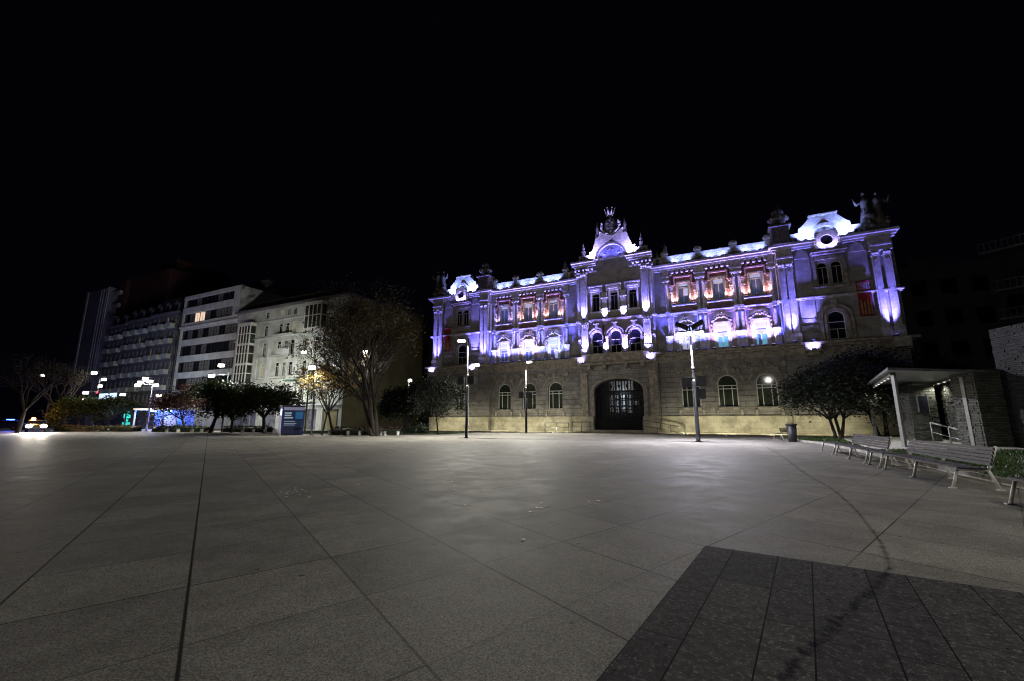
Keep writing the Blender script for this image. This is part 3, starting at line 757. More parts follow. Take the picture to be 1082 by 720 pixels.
# allegorical statue groups on the outer corners
def statue(s):
    x = 26.1*s; y = CY+.1; z = 19.62; m = MB()
    m.box(x-.95, x+.95, y-.6, y+.7, z, z+.5)
    def fig(dx, h, arm):
        m.lathe([(.55,0),(.62,.3),(.5,.9),(.42,h*.42),(.33,h*.55),(.4,h*.68),(.36,h*.76),(.14,h*.81),(.12,h*.85)], x+dx, y, z+.5, 12)
        m.ball((x+dx, y, z+.5+h*.91), .19, .2, .24, 10, 6)
        m.tube((x+dx+.35*arm, y, z+.5+h*.74), (x+dx+.75*arm, y-.25, z+.5+h*.62), .14, .11, 7); m.tube((x+dx+.75*arm, y-.25, z+.5+h*.62), (x+dx+.95*arm, y-.3, z+.5+h*.8), .11, .08, 7)
        for k in range(9):
            a = random.uniform(0, 6.28); r = random.uniform(.35, .6)
            m.tube((x+dx+r*math.cos(a), y+r*math.sin(a), z+.5), (x+dx+.35*math.cos(a), y+.35*math.sin(a), z+.5+h*.5), .13, .06, 6)
    fig(-.5, 4.1, -1); fig(.45, 3.9, 1)
    for k in range(14): m.ball((x+random.uniform(-.9,1.0), y-.45+random.uniform(-.1,.3), z+.6+random.uniform(0,1.3)), random.uniform(.2,.4), .3, random.uniform(.2,.4), 8, 5)
    return m.build('statue_group', M['statue'], ch)
statue(1); statue(-1)
# ground-floor ornament: keystones, arch mouldings, medallion frieze
for w in [s*x for s in (-1,1) for x in WB]:
    m = MB()
    m.arcband(w, 5.33, .97, 1.12, -.06, .02, n=14)
    m.arcband(w, 5.33, 1.5, 1.68, -.1, .02, R(12), R(168), 14)
    m.box(w-.2, w+.2, -.26, .02, 6.3, 7.5)
    for d in (-1.15, -.75, .75, 1.15): m.ball((w+d, -.12, 6.75+.35*(1.2-abs(d))), .24, .14, .26, 8, 5)
    for d in (-1.75, 1.75): m.ball((w+d, -.12, 7.3), .26, .16, .34, 8, 5); m.ball((w+d*.82, -.1, 7.25), .14, .12, .3, 8, 5)
    m.box(w-1.05, w+1.05, -.18, .02, 2.55, 2.8); m.box(w-1.3, w-1.05, -.22, .02, 1.95, 2.55); m.box(w+1.05, w+1.3, -.22, .02, 1.95, 2.55)
    m.build('arch_ornament', M['dark_trim'], ch)
m = MB()
for s in (-1,1):
    for x0, x1 in ((CX1+.0, CX1+.55) if s > 0 else (CX0-.55, CX0), (16.9, 17.4) if s > 0 else (-17.4,-16.9)):
        for k in range(8): m.box(x0, x1, -.16, .02, 1.95+k*.74, 1.95+k*.74+.56)
    x0, x1 = (CX1+.55, 16.9) if s > 0 else (-16.9, CX0-.55)
    ws = sorted(s*w for w in WB); segs = [x0] + [v for w in ws for v in (w-1.12, w+1.12)] + [x1]
    for k in range(0, 8, 2):
        for zz in (2.95, 3.55, 4.15, 4.75): m.box(segs[k], segs[k+1], -.07, .02, zz, zz+.46)
m.build('rusticated_band', M['rustic'], ch)
# portal: surround, gate, lit hall behind
m = MB()
m.arcband(0.15, 4.9, 2.9, 3.35, CY-.14, CY+.02, n=20, ez=.5)
for d in (-1, 1): m.box(.15+d*2.9, .15+d*3.35, CY-.14, CY+.02, 1.9, 4.9)
for x in (-4.2, -1.35, .15, 1.65, 4.5): m.ball((x, CY-.1, 7.35), .24, .16, .24, 10, 6); m.arcband(x, 7.35, .28, .36, CY-.08, CY+.02, 0, 6.283, 14)
for x in (-3.95, 4.25): m.box(x-.45, x+.45, CY-.2, CY+.02, 1.9, 7.0); m.box(x-.55, x+.55, CY-.28, CY+.02, 7.0, 7.12)
m.build('portal', M['dark_trim'], ch)
m = MB(); m.box(-4.1, 4.4, CY-1.5, CY+.02, 7.95, 8.15); m.box(-3.6, 3.9, CY-1.25, CY-1.05, 8.15, 9.15); m.box(-3.75, 4.05, CY-1.35, CY-.98, 9.15, 9.3)
for x in (-3.6, 3.9): m.box(x-.15, x+.15, CY-1.1, CY, 8.15, 9.28)
for k in range(5): m.box(-3.2+1.55*k, -2.7+1.55*k, CY-1.32, CY-1.24, 8.3, 9.0)
for x in (-3.0,-1.1,1.4,3.3): m.box(x-.18, x+.18, CY-1.2, CY, 7.5, 7.95)
m.build('balcony', M['dark_trim'], ch)
g = MB(); gy = CY+.55
for k in range(17):
    x = -2.62+.346*k; u = (x-.15)/2.9; top = 4.9+1.45*math.sqrt(max(0, 1-u*u))-.05
    g.box(x-.05, x+.05, gy, gy+.05, .1, top)
for z in (.12, 1.55, 2.6, 3.9, 4.75): g.box(-2.75, 3.05, gy-.01, gy+.06, z, z+(.18 if z > 4.5 else .09))
g.box(-2.75, 3.05, gy+.01, gy+.04, .2, 1.5)
for x in (-2.7, 0.15, 3.0): g.box(x-.1, x+.1, gy-.03, gy+.08, .1, 4.8)
for k in range(5):
    x = -1.75+.95*k
    for z in (3.0, 3.5, 4.25): g.arcband(x, z, .16, .22, gy, gy+.05, 0, 6.283, 10)
    g.prism([(x-.16,5.45),(x,5.15),(x+.16,5.45),(x,5.75)], gy, gy+.05)
gate = g.build('gate', M['iron'], ch)
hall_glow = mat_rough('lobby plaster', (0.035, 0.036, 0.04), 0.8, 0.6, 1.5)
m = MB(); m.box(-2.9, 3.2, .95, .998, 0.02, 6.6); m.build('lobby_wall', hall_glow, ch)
m = MB()
for k in range(4): m.box(-1.25+.75*k, -.65+.75*k, .9, .948, 5.0, 6.15)
for k in range(5):
    for z0, z1 in ((3.9,4.45),(3.2,3.75),(2.4,3.0)):
        if (k, z0) not in ((4,3.9),(4,2.4)): m.box(-1.3+.72*k, -.78+.72*k, .9, .948, z0+.1*math.sin(k*3+z0), z1)
m.build('lobby_panel', mat_rough('white lobby panel', (.75,.78,.82), .5, .4, 5), ch)
m = MB(); m.box(-3.2, 3.5, CY-.95, CY+1.2, .0, .16); m.box(-3.0, 3.3, CY-.7, CY+1.2, .16, .3); m.build('door_step', M['plinth'], ch)

# ------------------------------------------------------------------ lights helper
def spot(name, loc, target, col, watts, angle=100, blend=0.6, size=0.08, parent=None):
    l = bpy.data.lights.new(name, 'SPOT'); l.energy = watts; l.color = col; l.spot_size = R(angle); l.spot_blend = blend; l.shadow_soft_size = size
    o = bpy.data.objects.new(name, l); COL.objects.link(o)
    d = Vector(target)-Vector(loc); o.rotation_euler = d.to_track_quat('-Z', 'Y').to_euler()
    o.location = loc
    if parent: o.parent = parent
    return o
def point(name, loc, col, watts, size=0.12, parent=None):
    l = bpy.data.lights.new(name, 'POINT'); l.energy = watts; l.color = col; l.shadow_soft_size = size
    o = bpy.data.objects.new(name, l); COL.objects.link(o); o.location = loc
    if parent: o.parent = parent
    return o

LILAC = (0.19, 0.165, 1.0); WHITEV = (0.38, 0.33, 1.0); ICE = (0.26, 0.34, 1.0); VIO = (0.08, 0.085, 1.0); ROSE = (0.62, 0.42, 1.0)
M['lens'] = {}
flood_body = MB(); flood_body.box(-.16, .16, -.1, .1, .05, .2); flood_body.box(-.03, .03, -.03, .03, 0, .06); flood_body_me = None
NF = 0
def flood(x, y, z, tx, ty, tz, col, watts, label, group, angle=110, blend=.7):
    """small floodlight standing on a ledge: body, bright lens, and the lamp itself"""
    global NF
    e = tag(empty('floodlight', hall(x, y, z), AZ), label, 'floodlight', group)
    b = MB(); b.box(-.17, .17, -.09, .09, .04, .17); b.box(-.12, .12, -.02, .02, 0, .05); b.build('housing', M['dark_metal'], e)
    k = tuple(col)
    if k not in M['lens']: M['lens'][k] = mat_emit('lamp lens', col, 5)
    MB().box(-.14, .14, -.06, .06, .171, .185).build('lens', M['lens'][k], e)
    spot('lamp', (0, 0, .26), (tx-x, ty-y, tz-z), col, watts, angle, blend, .1, e)
    NF += 1
FG = 'floodlights on the town hall facade'
ordn = ('first', 'second', 'third')
for s in (-1, 1):
    wing = 'right wing' if s > 0 else 'left wing'
    for k, w in enumerate(WB):
        x = s*w
        c1 = (WHITEV, ROSE, ROSE)[k] if s > 0 else (WHITEV, (0.70, 0.52, 1.0), ICE)[2-k]
        for d, sd in ((-1, 'left'), (1, 'right')):
            flood(x+d*.95, -.85, 9.05, x+d*.72, 0, 14.0, (ICE if d > 0 and k == 0 else c1), 1700, f'floodlight {sd} of the {ordn[k]} first-floor window, {wing}, counting from the door', FG, 70, .9)
            flood(x+d*1.05, -.38, 14.62, x+d*.75, 0, 18.0, (1, .60, .70) if s > 0 else ((1, .58, .68), (1, .62, .74), WHITEV)[k], 240, f'floodlight on the sill {sd} of the {ordn[k]} upper window, {wing}, counting from the door', FG, 110, .8)
            flood(x+d*.7, -.62, 19.62, x+d*.55, .1, 20.9, ICE, 150, f'floodlight {sd} before the {ordn[k]} parapet panel, {wing}, counting from the door', FG, 140)
    for k, w in enumerate(WB):
        flood(s*w, -.98, 9.05, s*w, 0, 17.5, WHITEV, 1100, f'added wide fill floodlight on the ledge midway under the {ordn[k]} first-floor window, {wing}', FG, 115, 1.0)  # added fill lamps, soften the violet wash across each bay
    for j, xm in enumerate((6.25, 9.95, 13.65, 17.0)):
        flood(s*xm, -.92, 9.05, s*xm, -.25, 17.0, VIO, 6000, f'blue floodlight at the {("first","second","third","last")[j]} pedestal of the {wing}, counting from the door', FG, 56, .9)
    pv = 'right pavilion' if s > 0 else 'left pavilion'
    flood(s*18.2, CY-.98, 9.05, s*18.2, CY-.1, 18.0, LILAC, 10000, f'floodlight before the paired inner pilasters of the {pv}', FG, 46, .9)
    flood(s*19.75, CY-.9, 9.05, s*19.75, CY, 18.0, LILAC, 8000, f'floodlight before the plain inner wall strip of the {pv}', FG, 42)
    flood(s*26.1, CY-.98, 9.05, s*26.1, CY-.1, 18.0, LILAC, 10000, f'floodlight before the paired outer pilasters of the {pv}', FG, 46, .9)
    for d, nm in ((-1, 'left'), (1, 'right')):
        flood(s*22.05+d*1.85, CY-.68, 19.62, s*22.05+d*1.3, CY+.1, 21.6, ICE, 1300, f'floodlight {nm} of the round window under the {pv} pediment', FG, 140)
        flood(s*22.0+d*.7, CY-.85, 18.3, s*22.0+d*.1, CY-.4, 19.5, WHITEV, 260, f'small floodlight under the {nm} side of the {pv} round window', FG, 120)
    flood(s*18.1, CY-.75, 19.62, s*18.1, CY, 22.5, VIO, 450, f'floodlight at the foot of the tall urn on the {pv}', FG, 90)
for d, nm in ((-1, 'left'), (1, 'right')):
    xx = .15 + d*3.78
    flood(xx, CY-.92, 9.05, xx, CY, 14.5, LILAC, 5000, f'floodlight before the pilaster {nm} of the balcony windows', FG, 75)
    flood(xx, CY-.5, 13.74, xx, CY-.1, 20.5, LILAC, 7000, f'floodlight on the string course before the {nm} pilaster of the centre', FG, 75)
    flood(.15+d*1.15, CY-.45, 13.74, .15+d*1.15, CY, 18.0, WHITEV, 1900, f'floodlight on the string course {nm} of the middle top window', FG, 95)
    flood(.15+d*1.15, CY-.7, 9.3, .15+d*1.15, CY, 13.5, (.30, .22, 1), 3000, f'floodlight on the balcony {nm} of its middle arched window', FG, 95)
    flood(.1+d*2.75, CY-.6, 21.43, .1+d*1.6, CY+.1, 24.9, WHITEV, 1700, f'floodlight on the cornice {nm} of the half-round lunette under the crest', FG, 140)
    flood(.1+d*1.2, CY-.75, 21.43, .1+d*.5, CY-.1, 23.2, VIO, 160, f'small floodlight at the {nm} foot of the half-round lunette under the crest', FG, 130)
    flood(.1+d*1.9, CY+.0, 24.72, .1+d*1.0, CY+.5, 27.0, WHITEV, 120, f'small floodlight on the {nm} shoulder of the gable beside the crest', FG, 110)
for x, nm in ((4.12, 'right of the balcony'), (-3.78, 'left of the balcony'), (19.65, 'at the inner end of the right pavilion'), (-19.65, 'at the inner end of the left pavilion'), (-26.5, 'at the outer end of the left pavilion')):
    flood(x, CY-1.42, 8.16, x, CY-1.0, 8.7, WHITEV, 170, f'wide floodlight whitening the ledge block {nm}', FG, 125, .5)
# light inside the entrance hall, seen through the gate
point('lobby_lamp', (.4, .35, 4.6), (0.80, 0.88, 1.0), 14, .15, ch)
point('lobby_lamp', (.2, .4, 3.2), (0.70, 0.80, 1.0), 7, .15, ch)
# low spots added in front of the hall to brighten the plinth warmly
for i, (x, yy) in enumerate([(-24,CY),(-20,CY),(-15,0),(-11,0),(-7,0),(7.6,0),(11.5,0),(15.4,0),(20,CY)]):
    e = tag(empty('added_plinth_light', hall(x, yy-4.6, 0), AZ), f'added low light brightening the plinth, {("1st","2nd","3rd","4th","5th","6th","7th","8th","9th")[i]} from the left end of the town hall', 'ground light', 'added lights along the town hall foot')
    MB().lathe([(.12,0),(.12,.05),(.09,.06)], n=12).build('housing', M['dark_metal'], e)
    spot('lamp', (0, 0, .22), (0, 4.5, .5), (1.0, 0.94, 0.66), 520, 110, 1.0, .1, e)

# ------------------------------------------------------------------ banners, flag
M['banner'] = mat_rough('red banner cloth', (0.33, 0.03, 0.03), 0.8, 0.2, 2)
M['banner_fig'] = mat_rough('ochre banner print', (0.5, 0.26, 0.14), 0.8, 0.3, 2)
M['print'] = mat_rough('white print', (0.7, 0.66, 0.62), 0.8, 0.1)
def text_mesh(txt, size, mat, parent, loc, rot=(R(90),0,0), name='lettering', ext=0.006, sx=1.0):
    cu = bpy.data.curves.new(name, 'FONT'); cu.body = txt; cu.size = size; cu.extrude = ext; cu.align_x = 'CENTER'; cu.align_y = 'CENTER'; cu.space_line = .85
    o = bpy.data.objects.new(name, cu); COL.objects.link(o)
    dg = bpy.context.evaluated_depsgraph_get(); me = bpy.data.meshes.new_from_object(o.evaluated_get(dg)); bpy.data.objects.remove(o)
    me.materials.clear(); me.materials.append(mat)
    n = bpy.data.objects.new(name, me); COL.objects.link(n); n.parent = parent; n.location = loc; n.rotation_euler = rot; n.scale = (sx, 1, 1)
    return n
for s, lab in ((1, 'red hanging banner with white lettering on the right pavilion'), (-1, 'red hanging banner on the dark left pavilion, blue light on its top half')):
    e = tag(empty('banner', hall(24.4*s, CY-.28, 11.3), AZ), lab, 'banner', 'banners on the town hall')
    m = MB(); n = 10
    for k in range(n):
        za, zb = 3.5*k/n, 3.5*(k+1)/n; ya, yb = .05*math.sin(k*.9), .05*math.sin((k+1)*.9)
        m.face([(-.55,ya,za),(.55,ya,za),(.55,yb,zb),(-.55,yb,zb)]); m.face([(-.55,ya+.02,za),(.55,ya+.02,za),(.55,yb+.02,zb),(-.55,yb+.02,zb)])
    m.build('cloth', M['banner'], e)
    MB().tube((-.65,0,3.52),(.65,0,3.52),.04).tube((-.65,0,0),(.65,0,0),.03).build('rail', M['dark_metal'], e)
    if s > 0: text_mesh('SONETE\nHONEZ\nSALOSO', .27, M['print'], e, (0,-.07,2.95))
    m = MB()
    for x, h in ((-.34,1.7),(-.08,1.55),(.18,1.75),(.4,1.5)): m.prism([(x-.08,.15),(x+.08,.15),(x+.06,h*.8),(x,h),(x-.06,h*.8)], -.085, -.06)
    m.build('printed_figure', M['banner_fig'], e)
e = tag(empty('flag', hall(-.9, CY-1.1, 9.2), AZ), 'limp dark flag on a short pole leaning from the balcony', 'flag')
MB().tube((0,0,0),(-.15,-.5,4.4),.035).build('pole', M['dark_metal'], e)
m = MB()
for k in range(7):
    a = -.15-.03*k; m.prism([(-.12+.05*math.sin(k),1.3+.3*k),(.12+.05*math.sin(k+1),1.35+.3*k),(.1+.05*math.sin(k+2),1.65+.3*k),(-.1+.05*math.sin(k),1.6+.3*k)], -.35-.03*k, -.25-.03*k)
m.build('cloth', mat_rough('dark flag cloth', (0.10, 0.02, 0.03), .8), e)

# ------------------------------------------------------------------ railings by the door
def railing(name, pts, h, label, mat='grey_metal', ramp_=0.0):
    o = Vector(pts[0]); e = tag(empty(name, o), label, 'railing')
    loc = [Vector(p)-o for p in pts]; top = [p+Vector((0,0,h-ramp_*i)) for i, p in enumerate(loc)]
    MB().path(top, .045, 8).build('handrail', M[mat], e)
    MB().path([t-Vector((0,0,h*.45)) for t in top], .03, 6).build('midrail', M[mat], e)
    for p, t in zip(loc, top): MB().tube(p, t, .04).build('post', M[mat], e)
    return e
H3 = lambda x, y, z=0: tuple(hall(x, y, z))
railing('railing', [H3(-8.2,-3.4), H3(-6.7,-3.4), H3(-5.2,-3.4)], 1.1, 'low grey railing left of the town hall door, away from its steps')
railing('railing', [H3(-5.0,-2.6), H3(-3.9,-2.6), H3(-2.8,-2.6)], 1.2, 'grey railing along the step just left of the town hall door')
railing('railing', [H3(3.1,-2.6,.1), H3(4.6,-2.6,.1), H3(6.0,-2.6,.1), H3(7.4,-2.6,.0)], 1.35, 'grey railing sloping down to the right of the town hall door', ramp_=.26)

# ------------------------------------------------------------------ lamp masts on the plaza
WARM = (1.0, 0.97, 0.86); COOL = (0.88, 0.86, 1.0)
lampW = mat_emit('lit lamp glass', (1.0, 0.95, 0.86), 9)
def mast(loc, h, label, heads, boxes, name='lamp_mast', lean=0.0, rz=0.0, r=.11, box_w=0, tz=0, tilt=()):
    """heads: (dx,dy,z,lit,watts,(tx,ty)) ; boxes: dark floodlight boxes (dx,dz)"""
    e = tag(empty(name, (loc[0], loc[1], 0), rz), label, 'lamp post', 'lamp masts on the plaza')
    MB().lathe([(r*2.0,0),(r*2.0,.04),(r*1.25,.06),(r*1.2,h*.5),(r*.9,h*.52)], n=12).build('pole', M['mast_low'], e)
    up_ = MB(); up_.lathe([(r*.6,h*.52),(r*.5,h)], n=10); up_.tube((0,0,h*.6),(0,0,h*.63),r*.9,r*.9,10); up_.build('upper_pole', M['pole_grey'], e)
    for p4 in tilt: MB().prism(p4, -.16, .16).build('tilted_flood', M['dark_metal'], e)
    for i, (dx, dy, z, lit, w, tgt) in enumerate(heads):
        L = math.hypot(dx, dy)+1e-6; ux, uy = dx/L, dy/L
        b = MB(); b.tube((0,0,z),(dx*.75,dy*.75,z+.06),.03)
        hd = MB(); hw_ = .14 if name == 'street_lamp' else .17
        # tapered head shell: wide plate, sloping sides
        a = Vector((ux,uy,0)); c = Vector((-uy,ux,0)); o = Vector((dx,dy,z+.06))
        for (l0,l1,w0,w1,z0,z1) in ((-.32,.37,hw_,hw_,0,.07),(-.2,.22,.1,.1,.07,.12)):
            P = [o+a*l+c*ww+Vector((0,0,zz)) for zz in (z0,z1) for l, ww in ((l0,-w0),(l1,-w0),(l1,w0),(l0,w0))]
            bb = len(hd.v); hd.v += [tuple(p) for p in P]
            for f in ((0,3,2,1),(4,5,6,7),(0,1,5,4),(1,2,6,5),(2,3,7,6),(3,0,4,7)): hd.f.append(tuple(bb+k for k in f)); hd.sm.append(False)
        hd.v += []; hm = hd.build('lamp_head', M['dark_metal'] , e); b.build('arm', M['grey_metal'], hm)
        if lit:
            ln = MB(); P = [o+a*l+c*ww+Vector((0,0,-.012)) for l, ww in ((-.28,-hw_+.03),(.32,-hw_+.03),(.32,hw_-.03),(-.28,hw_-.03))]; zz_ = -.34 if name == 'street_lamp' else -.16
            Q = [p+Vector((0,0,zz_)) for p in P]; ln.face(Q); 
            for k in range(4): ln.face([P[k], P[(k+1)%4], Q[(k+1)%4], Q[k]])
            ln.build('lens', lampW, hm)
            lo = o+Vector((0,0,-.42))
            if tz > 0: spot('lamp', tuple(lo), (lo.x, lo.y-3, 0), WARM, w*.9, 130, .6, .12, e)
            spot('lamp', tuple(lo), (lo.x+tgt[0], lo.y+tgt[1], tz), WARM if lit == 1 else COOL, w, 150, .5, .12, e)
    for dx, z in boxes:
        b = MB(); b.box(dx-.26, dx+.26, -.3, .22, z-.3, z+.3); b.box(dx*.3, dx*.9, -.04, .04, z-.05, z+.05); b.box(dx-.3, dx+.3, -.36, -.3, z-.34, z+.34)
        fb = b.build('floodlight_box', M['dark_metal'], e)
        if box_w: spot('lamp', (dx, .3, z), (dx*2.5, 14, 6.5), (1.0, .95, .90), box_w, 140, .5, .2, e)  # spot added in each dark box to brighten the hall front
    return e
M['pole_grey'] = mat_rough('weathered pole metal', (0.045, 0.045, 0.048), .6, .3, 3)
M['mast_low'] = mat_rough('dark mast paint', (0.016, 0.016, 0.02), .5, .3, 3)
# the tall mast right of the door, with tilted dark floods and a lit ring of heads
mast(gnd(738,467), 8.1, 'tall tilted-head lamp mast standing right of the town hall door on the plaza',
     [(-.55,-.1,7.5,2,5200,(-4,-2)),(.55,-.1,7.5,2,5200,(4,-2)),(0,-.55,7.4,2,1000,(0,-6))], [(-.45,4.0),(.5,4.05),(.42,3.2)], rz=AZ, box_w=230,
     tilt=([(.15,7.7),(.95,8.15),(.85,8.42),(.05,8.0)], [(-.15,7.7),(-.05,8.0),(-.85,8.42),(-.95,8.15)]))
mast(gnd(493,463), 8.3, 'thin lamp mast left of the town hall door, before its left pavilion',
     [(-.6,-.1,8.15,1,8000,(1,-3)),(.75,0,6.0,1,300,(1,-1))], [(-.45,4.7),(.5,4.7)], rz=AZ, box_w=230)
mast(gnd(556,458), 8.1, 'thin lamp mast close to the wall under the left wing of the town hall',
     [(.5,-.2,7.95,1,9000,(2,-7))], [(-.42,4.2),(.45,4.2)], rz=AZ, box_w=160)
for d in (-1, 1):
    pass

# street lamps along the left edge of the plaza: (px,py base), head pixels, depth shift
def street_lamp(bx, by, heads, label, D=None, watts=900, col=1, tgt=(0,-2), rp=.08, tz=0):
    loc = gnd(bx, by) if D is None else (at(bx, by, D)[0], D)
    hs = []; zt = 0
    for hx, hy, wf in heads:
        p = at(hx, hy, loc[1]); zt = max(zt, p[2]); dx = p[0]-loc[0]
        hs.append((dx if abs(dx) > .15 else .15, -.15, p[2]-.06, col, watts*wf, tgt))
    return mast(loc, zt+.15, label, hs, [], 'street_lamp', r=rp, tz=tz)
street_lamp(234,457, [(235,385,1.2),(225,396,.8),(243,413,.2)], 'lamp post with three bright heads before the pale strip-windowed block', watts=2600, tgt=(-2,9), tz=7)
street_lamp(154,456, [(155,399,1),(150,403,.5),(160,402,.5),(147,406,.2),(166,406,.2)], 'lamp post with a cluster of small heads before the blue-lit pavilion', watts=1800)
street_lamp(97,450, [(101,393,.8),(111,400,.6),(107,407,.4),(92,414,.3),(88,421,.3)], 'lamp post with stepped arms beside the red signal', D=62, watts=900, tgt=(-6,9), tz=14)
street_lamp(322,455, [(322,371,1)], 'very bright lamp at the corner of the balconied old block', D=56.5, watts=1500, tgt=(-3,6), tz=8)
street_lamp(329,457, [(331,387,1)], 'lamp lighting the yellow autumn tree', D=43, watts=2600, tgt=(2,1))
street_lamp(388,455, [(387,371,1)], 'lamp glowing inside the big bare tree', D=43.5, watts=900, tgt=(2,-3), tz=6)
street_lamp(430,454, [(432,401,1)], 'lamp before the yellowish side wall of the old block', D=60, watts=260, tgt=(-4,4), tz=6)
street_lamp(263,454, [(263,410,1)], 'lower lamp before the glazed bay of the old block', D=59, watts=1500, tgt=(0,6), tz=9)
street_lamp(131,452, [(131,416,1)], 'small lamp between the shop sign and the blue-lit pavilion', D=66, watts=520, tgt=(-1,8), tz=10)
street_lamp(169,452, [(169,417,1)], 'small lamp just above the blue-lit pavilion', D=66, watts=520, tgt=(-1,8), tz=10)
street_lamp(46,452, [(46,396,1)], 'lone lamp above the dazzling car headlights', D=75, watts=150)
# masts of the same kind behind the photographer light the near paving
mast((6.0,-6.0), 10.5, 'lamp mast behind the photographer, nearest the bench row', [(0.3,.6,10.2,1,1450,(6,9))], [])
mast((13.0,2.6), 9.5, 'lamp mast out of frame beside the nearest bench', [(-.6,.3,9.2,1,1000,(-3,7))], [])

# ------------------------------------------------------------------ blocks of flats on the left
CL = Vector((-23.47, 60.0, 0))
def lft(x, y, z): return CL + UX*x + UY*y + Vector((0,0,z))
M['render_w'] = mat_rough('white render', (0.60, 0.64, 0.64), .85, .14, .6)
M['render_p'] = mat_rough('pale plaster', (0.50, 0.54, 0.50), .85, .18, .5)
M['render_y'] = mat_rough('cream plaster', (0.26, 0.24, 0.13), .85, .2, .4)
M['render_d'] = mat_rough('grey render', (0.15, 0.145, 0.165), .85, .2, .5)
M['brick_d'] = mat_rough('dark red brickwork', (0.12, 0.05, 0.04), .85, .2, .5)
M['panel'] = mat_rough('pale party wall panel', (0.30, 0.29, 0.34), .8, .15, .3)
M['pane_lit'] = mat_emit('lit curtained window', (1.0, 0.72, 0.55), 0.9)
M['pane_dim'] = mat_emit('dimly lit window', (1.0, 0.9, 0.6), 0.12)
M['pane_c'] = mat_rough('curtained window', (0.16, 0.16, 0.15), .4, .5, 1.5)
# white strip-windowed block
b = tag(empty('apartment_block', lft(-26.2,0,0), AZ), 'white six-storey block with long strip windows and two lit rooms high up', 'building')
wl = MB(); WX0, WX1 = -17.6, 0
rows = [(3.6,5.6),(6.9,8.9),(10.0,11.9),(13.05,14.95),(16.1,17.9),(19.3,21.1),(22.3,23.9)]
prev = 0
for i, (a, c) in enumerate(rows + [(24.6,24.6)]):
    wl.box(WX0, WX1, (0 if i < 5 else -.05), .6, prev, a); prev = c
wl.box(WX0, WX0+.5, 0.001, .6, .002, 24.55); wl.box(-1.8 , WX1, -.06, .6, 18.5, 24.598); wl.box(WX0, WX1, .5, 16, 0, 24.5)
wl.build('wall', M['render_w'], b)
MB().box(WX0-.05, WX1+.05, -.3, 0.02, 18.35, 18.6).build('ledge', M['render_w'], b)
wp = list(sash(1.62, 1.9, 'rect', .07, (0.0,), ())) + [M['dark_metal'], M['glass']]
wl_f = [M['pane_c'], None, None, M['pane_c'], None]
for i, (a, c) in enumerate(rows):
    n = 10 if i < 5 else 9
    for k in range(n):
        x = WX0+.5+.82+1.66*k
        pm = random.choice(wl_f)
        if i == 5 and k == 2: pm = M['pane_lit']
        if i == 5 and k == 3: pm = M['pane_lit']
        if i == 2 and k in (8, 9): pm = M['pane_c']
        w = put_window(b, wp, x, .22, a, None, pm)
        w.scale = (1, 1, (c-a)/1.9)
MB().box(-9, -1, 5, 12, 24.5, 27.2).build('roof_house', M['render_d'], b)
MB().box(-.04, 9, 4, 14, 19.0, 22.0).build('rear_wing', M['render_d'], b)
# old balconied block with glazed bays
o = tag(empty('old_block', CL, AZ), 'pale old corner block with iron balconies, glazed bay and yellowish side wall', 'building')
wl = MB(); cols = (-18.4, -14.8, -13.2, -11.7, -8.6, -6.3, -3.6)
lv = [(3.6,7.4,4.3,6.7),(7.4,10.9,8.1,10.3),(10.9,14.4,11.5,13.7),(14.4,17.2,14.8,16.5),(17.2,19.2,17.7,18.75)]
wo = list(sash(1.0, 2.2, 'rect', .07, (0.0,), (1.6,))) + [M['frame_w'], M['glass']]
bal = MB(); 
ed = [-26.1] + [(cols[i]+cols[i+1])/2 for i in range(6)] + [0.0]
for z0, z1, a, c in lv:
    for i, x in enumerate(cols):
        cell(wl, ed[i], ed[i+1], z0, z1, 0, (x-.5, x+.5, a, c, 'rect'), .3)
        w = put_window(o, wo, x, .18, a, None, M['pane_dim'] if random.random() < .06 else (M['pane_c'] if random.random() < .3 else None)); w.scale = (1, 1, (c-a)/2.2)
# street floor with shop openings
sx = [-26.1, -18, -13.2, -8.2, -4.4, 0]
for i in range(5):
    cell(wl, sx[i], sx[i+1], 0, 3.6, 0, (sx[i]+.6, sx[i+1]-.6, .1, 3.0, 'rect'), .4)
wl.box(-26.1, -.02, .45, 17, 0, 19.0)
wl.build('wall', M['render_p'], o)
sd = MB()
wlist = [(3.0, 6.2), (6.4, 9.5)]
sd.face([(0,0,0),(0,17,0),(0,17,19.2),(0,0,19.2)]); sd.build('side_wall', M['render_y'], o)
MB().box(-26.2, .5, -.6, .3, 19.2, 19.5).box(.0, .5, .3, 17, 19.2, 19.5).build('eaves', M['render_d'], o)
MB().prism([(-26.2,19.5),(.4,19.5),(-3,20.9),(-23,20.9)], .5, 17).build('roof', M['roof'], o)
pl = MB()
for x in (-20.1, -16.7, -10.3, -1.0): pl.box(x-.45, x+.45, -.16, .02, 3.7, 14.3)
pl.box(-26.1, .1, -.25, .02, 14.3, 14.5); pl.box(-26.1, .1, -.3, .02, 3.5, 3.72); pl.box(-20, .1, -.15, .02, 17.1, 17.25)
pl.build('pilaster', M['render_w'], o)
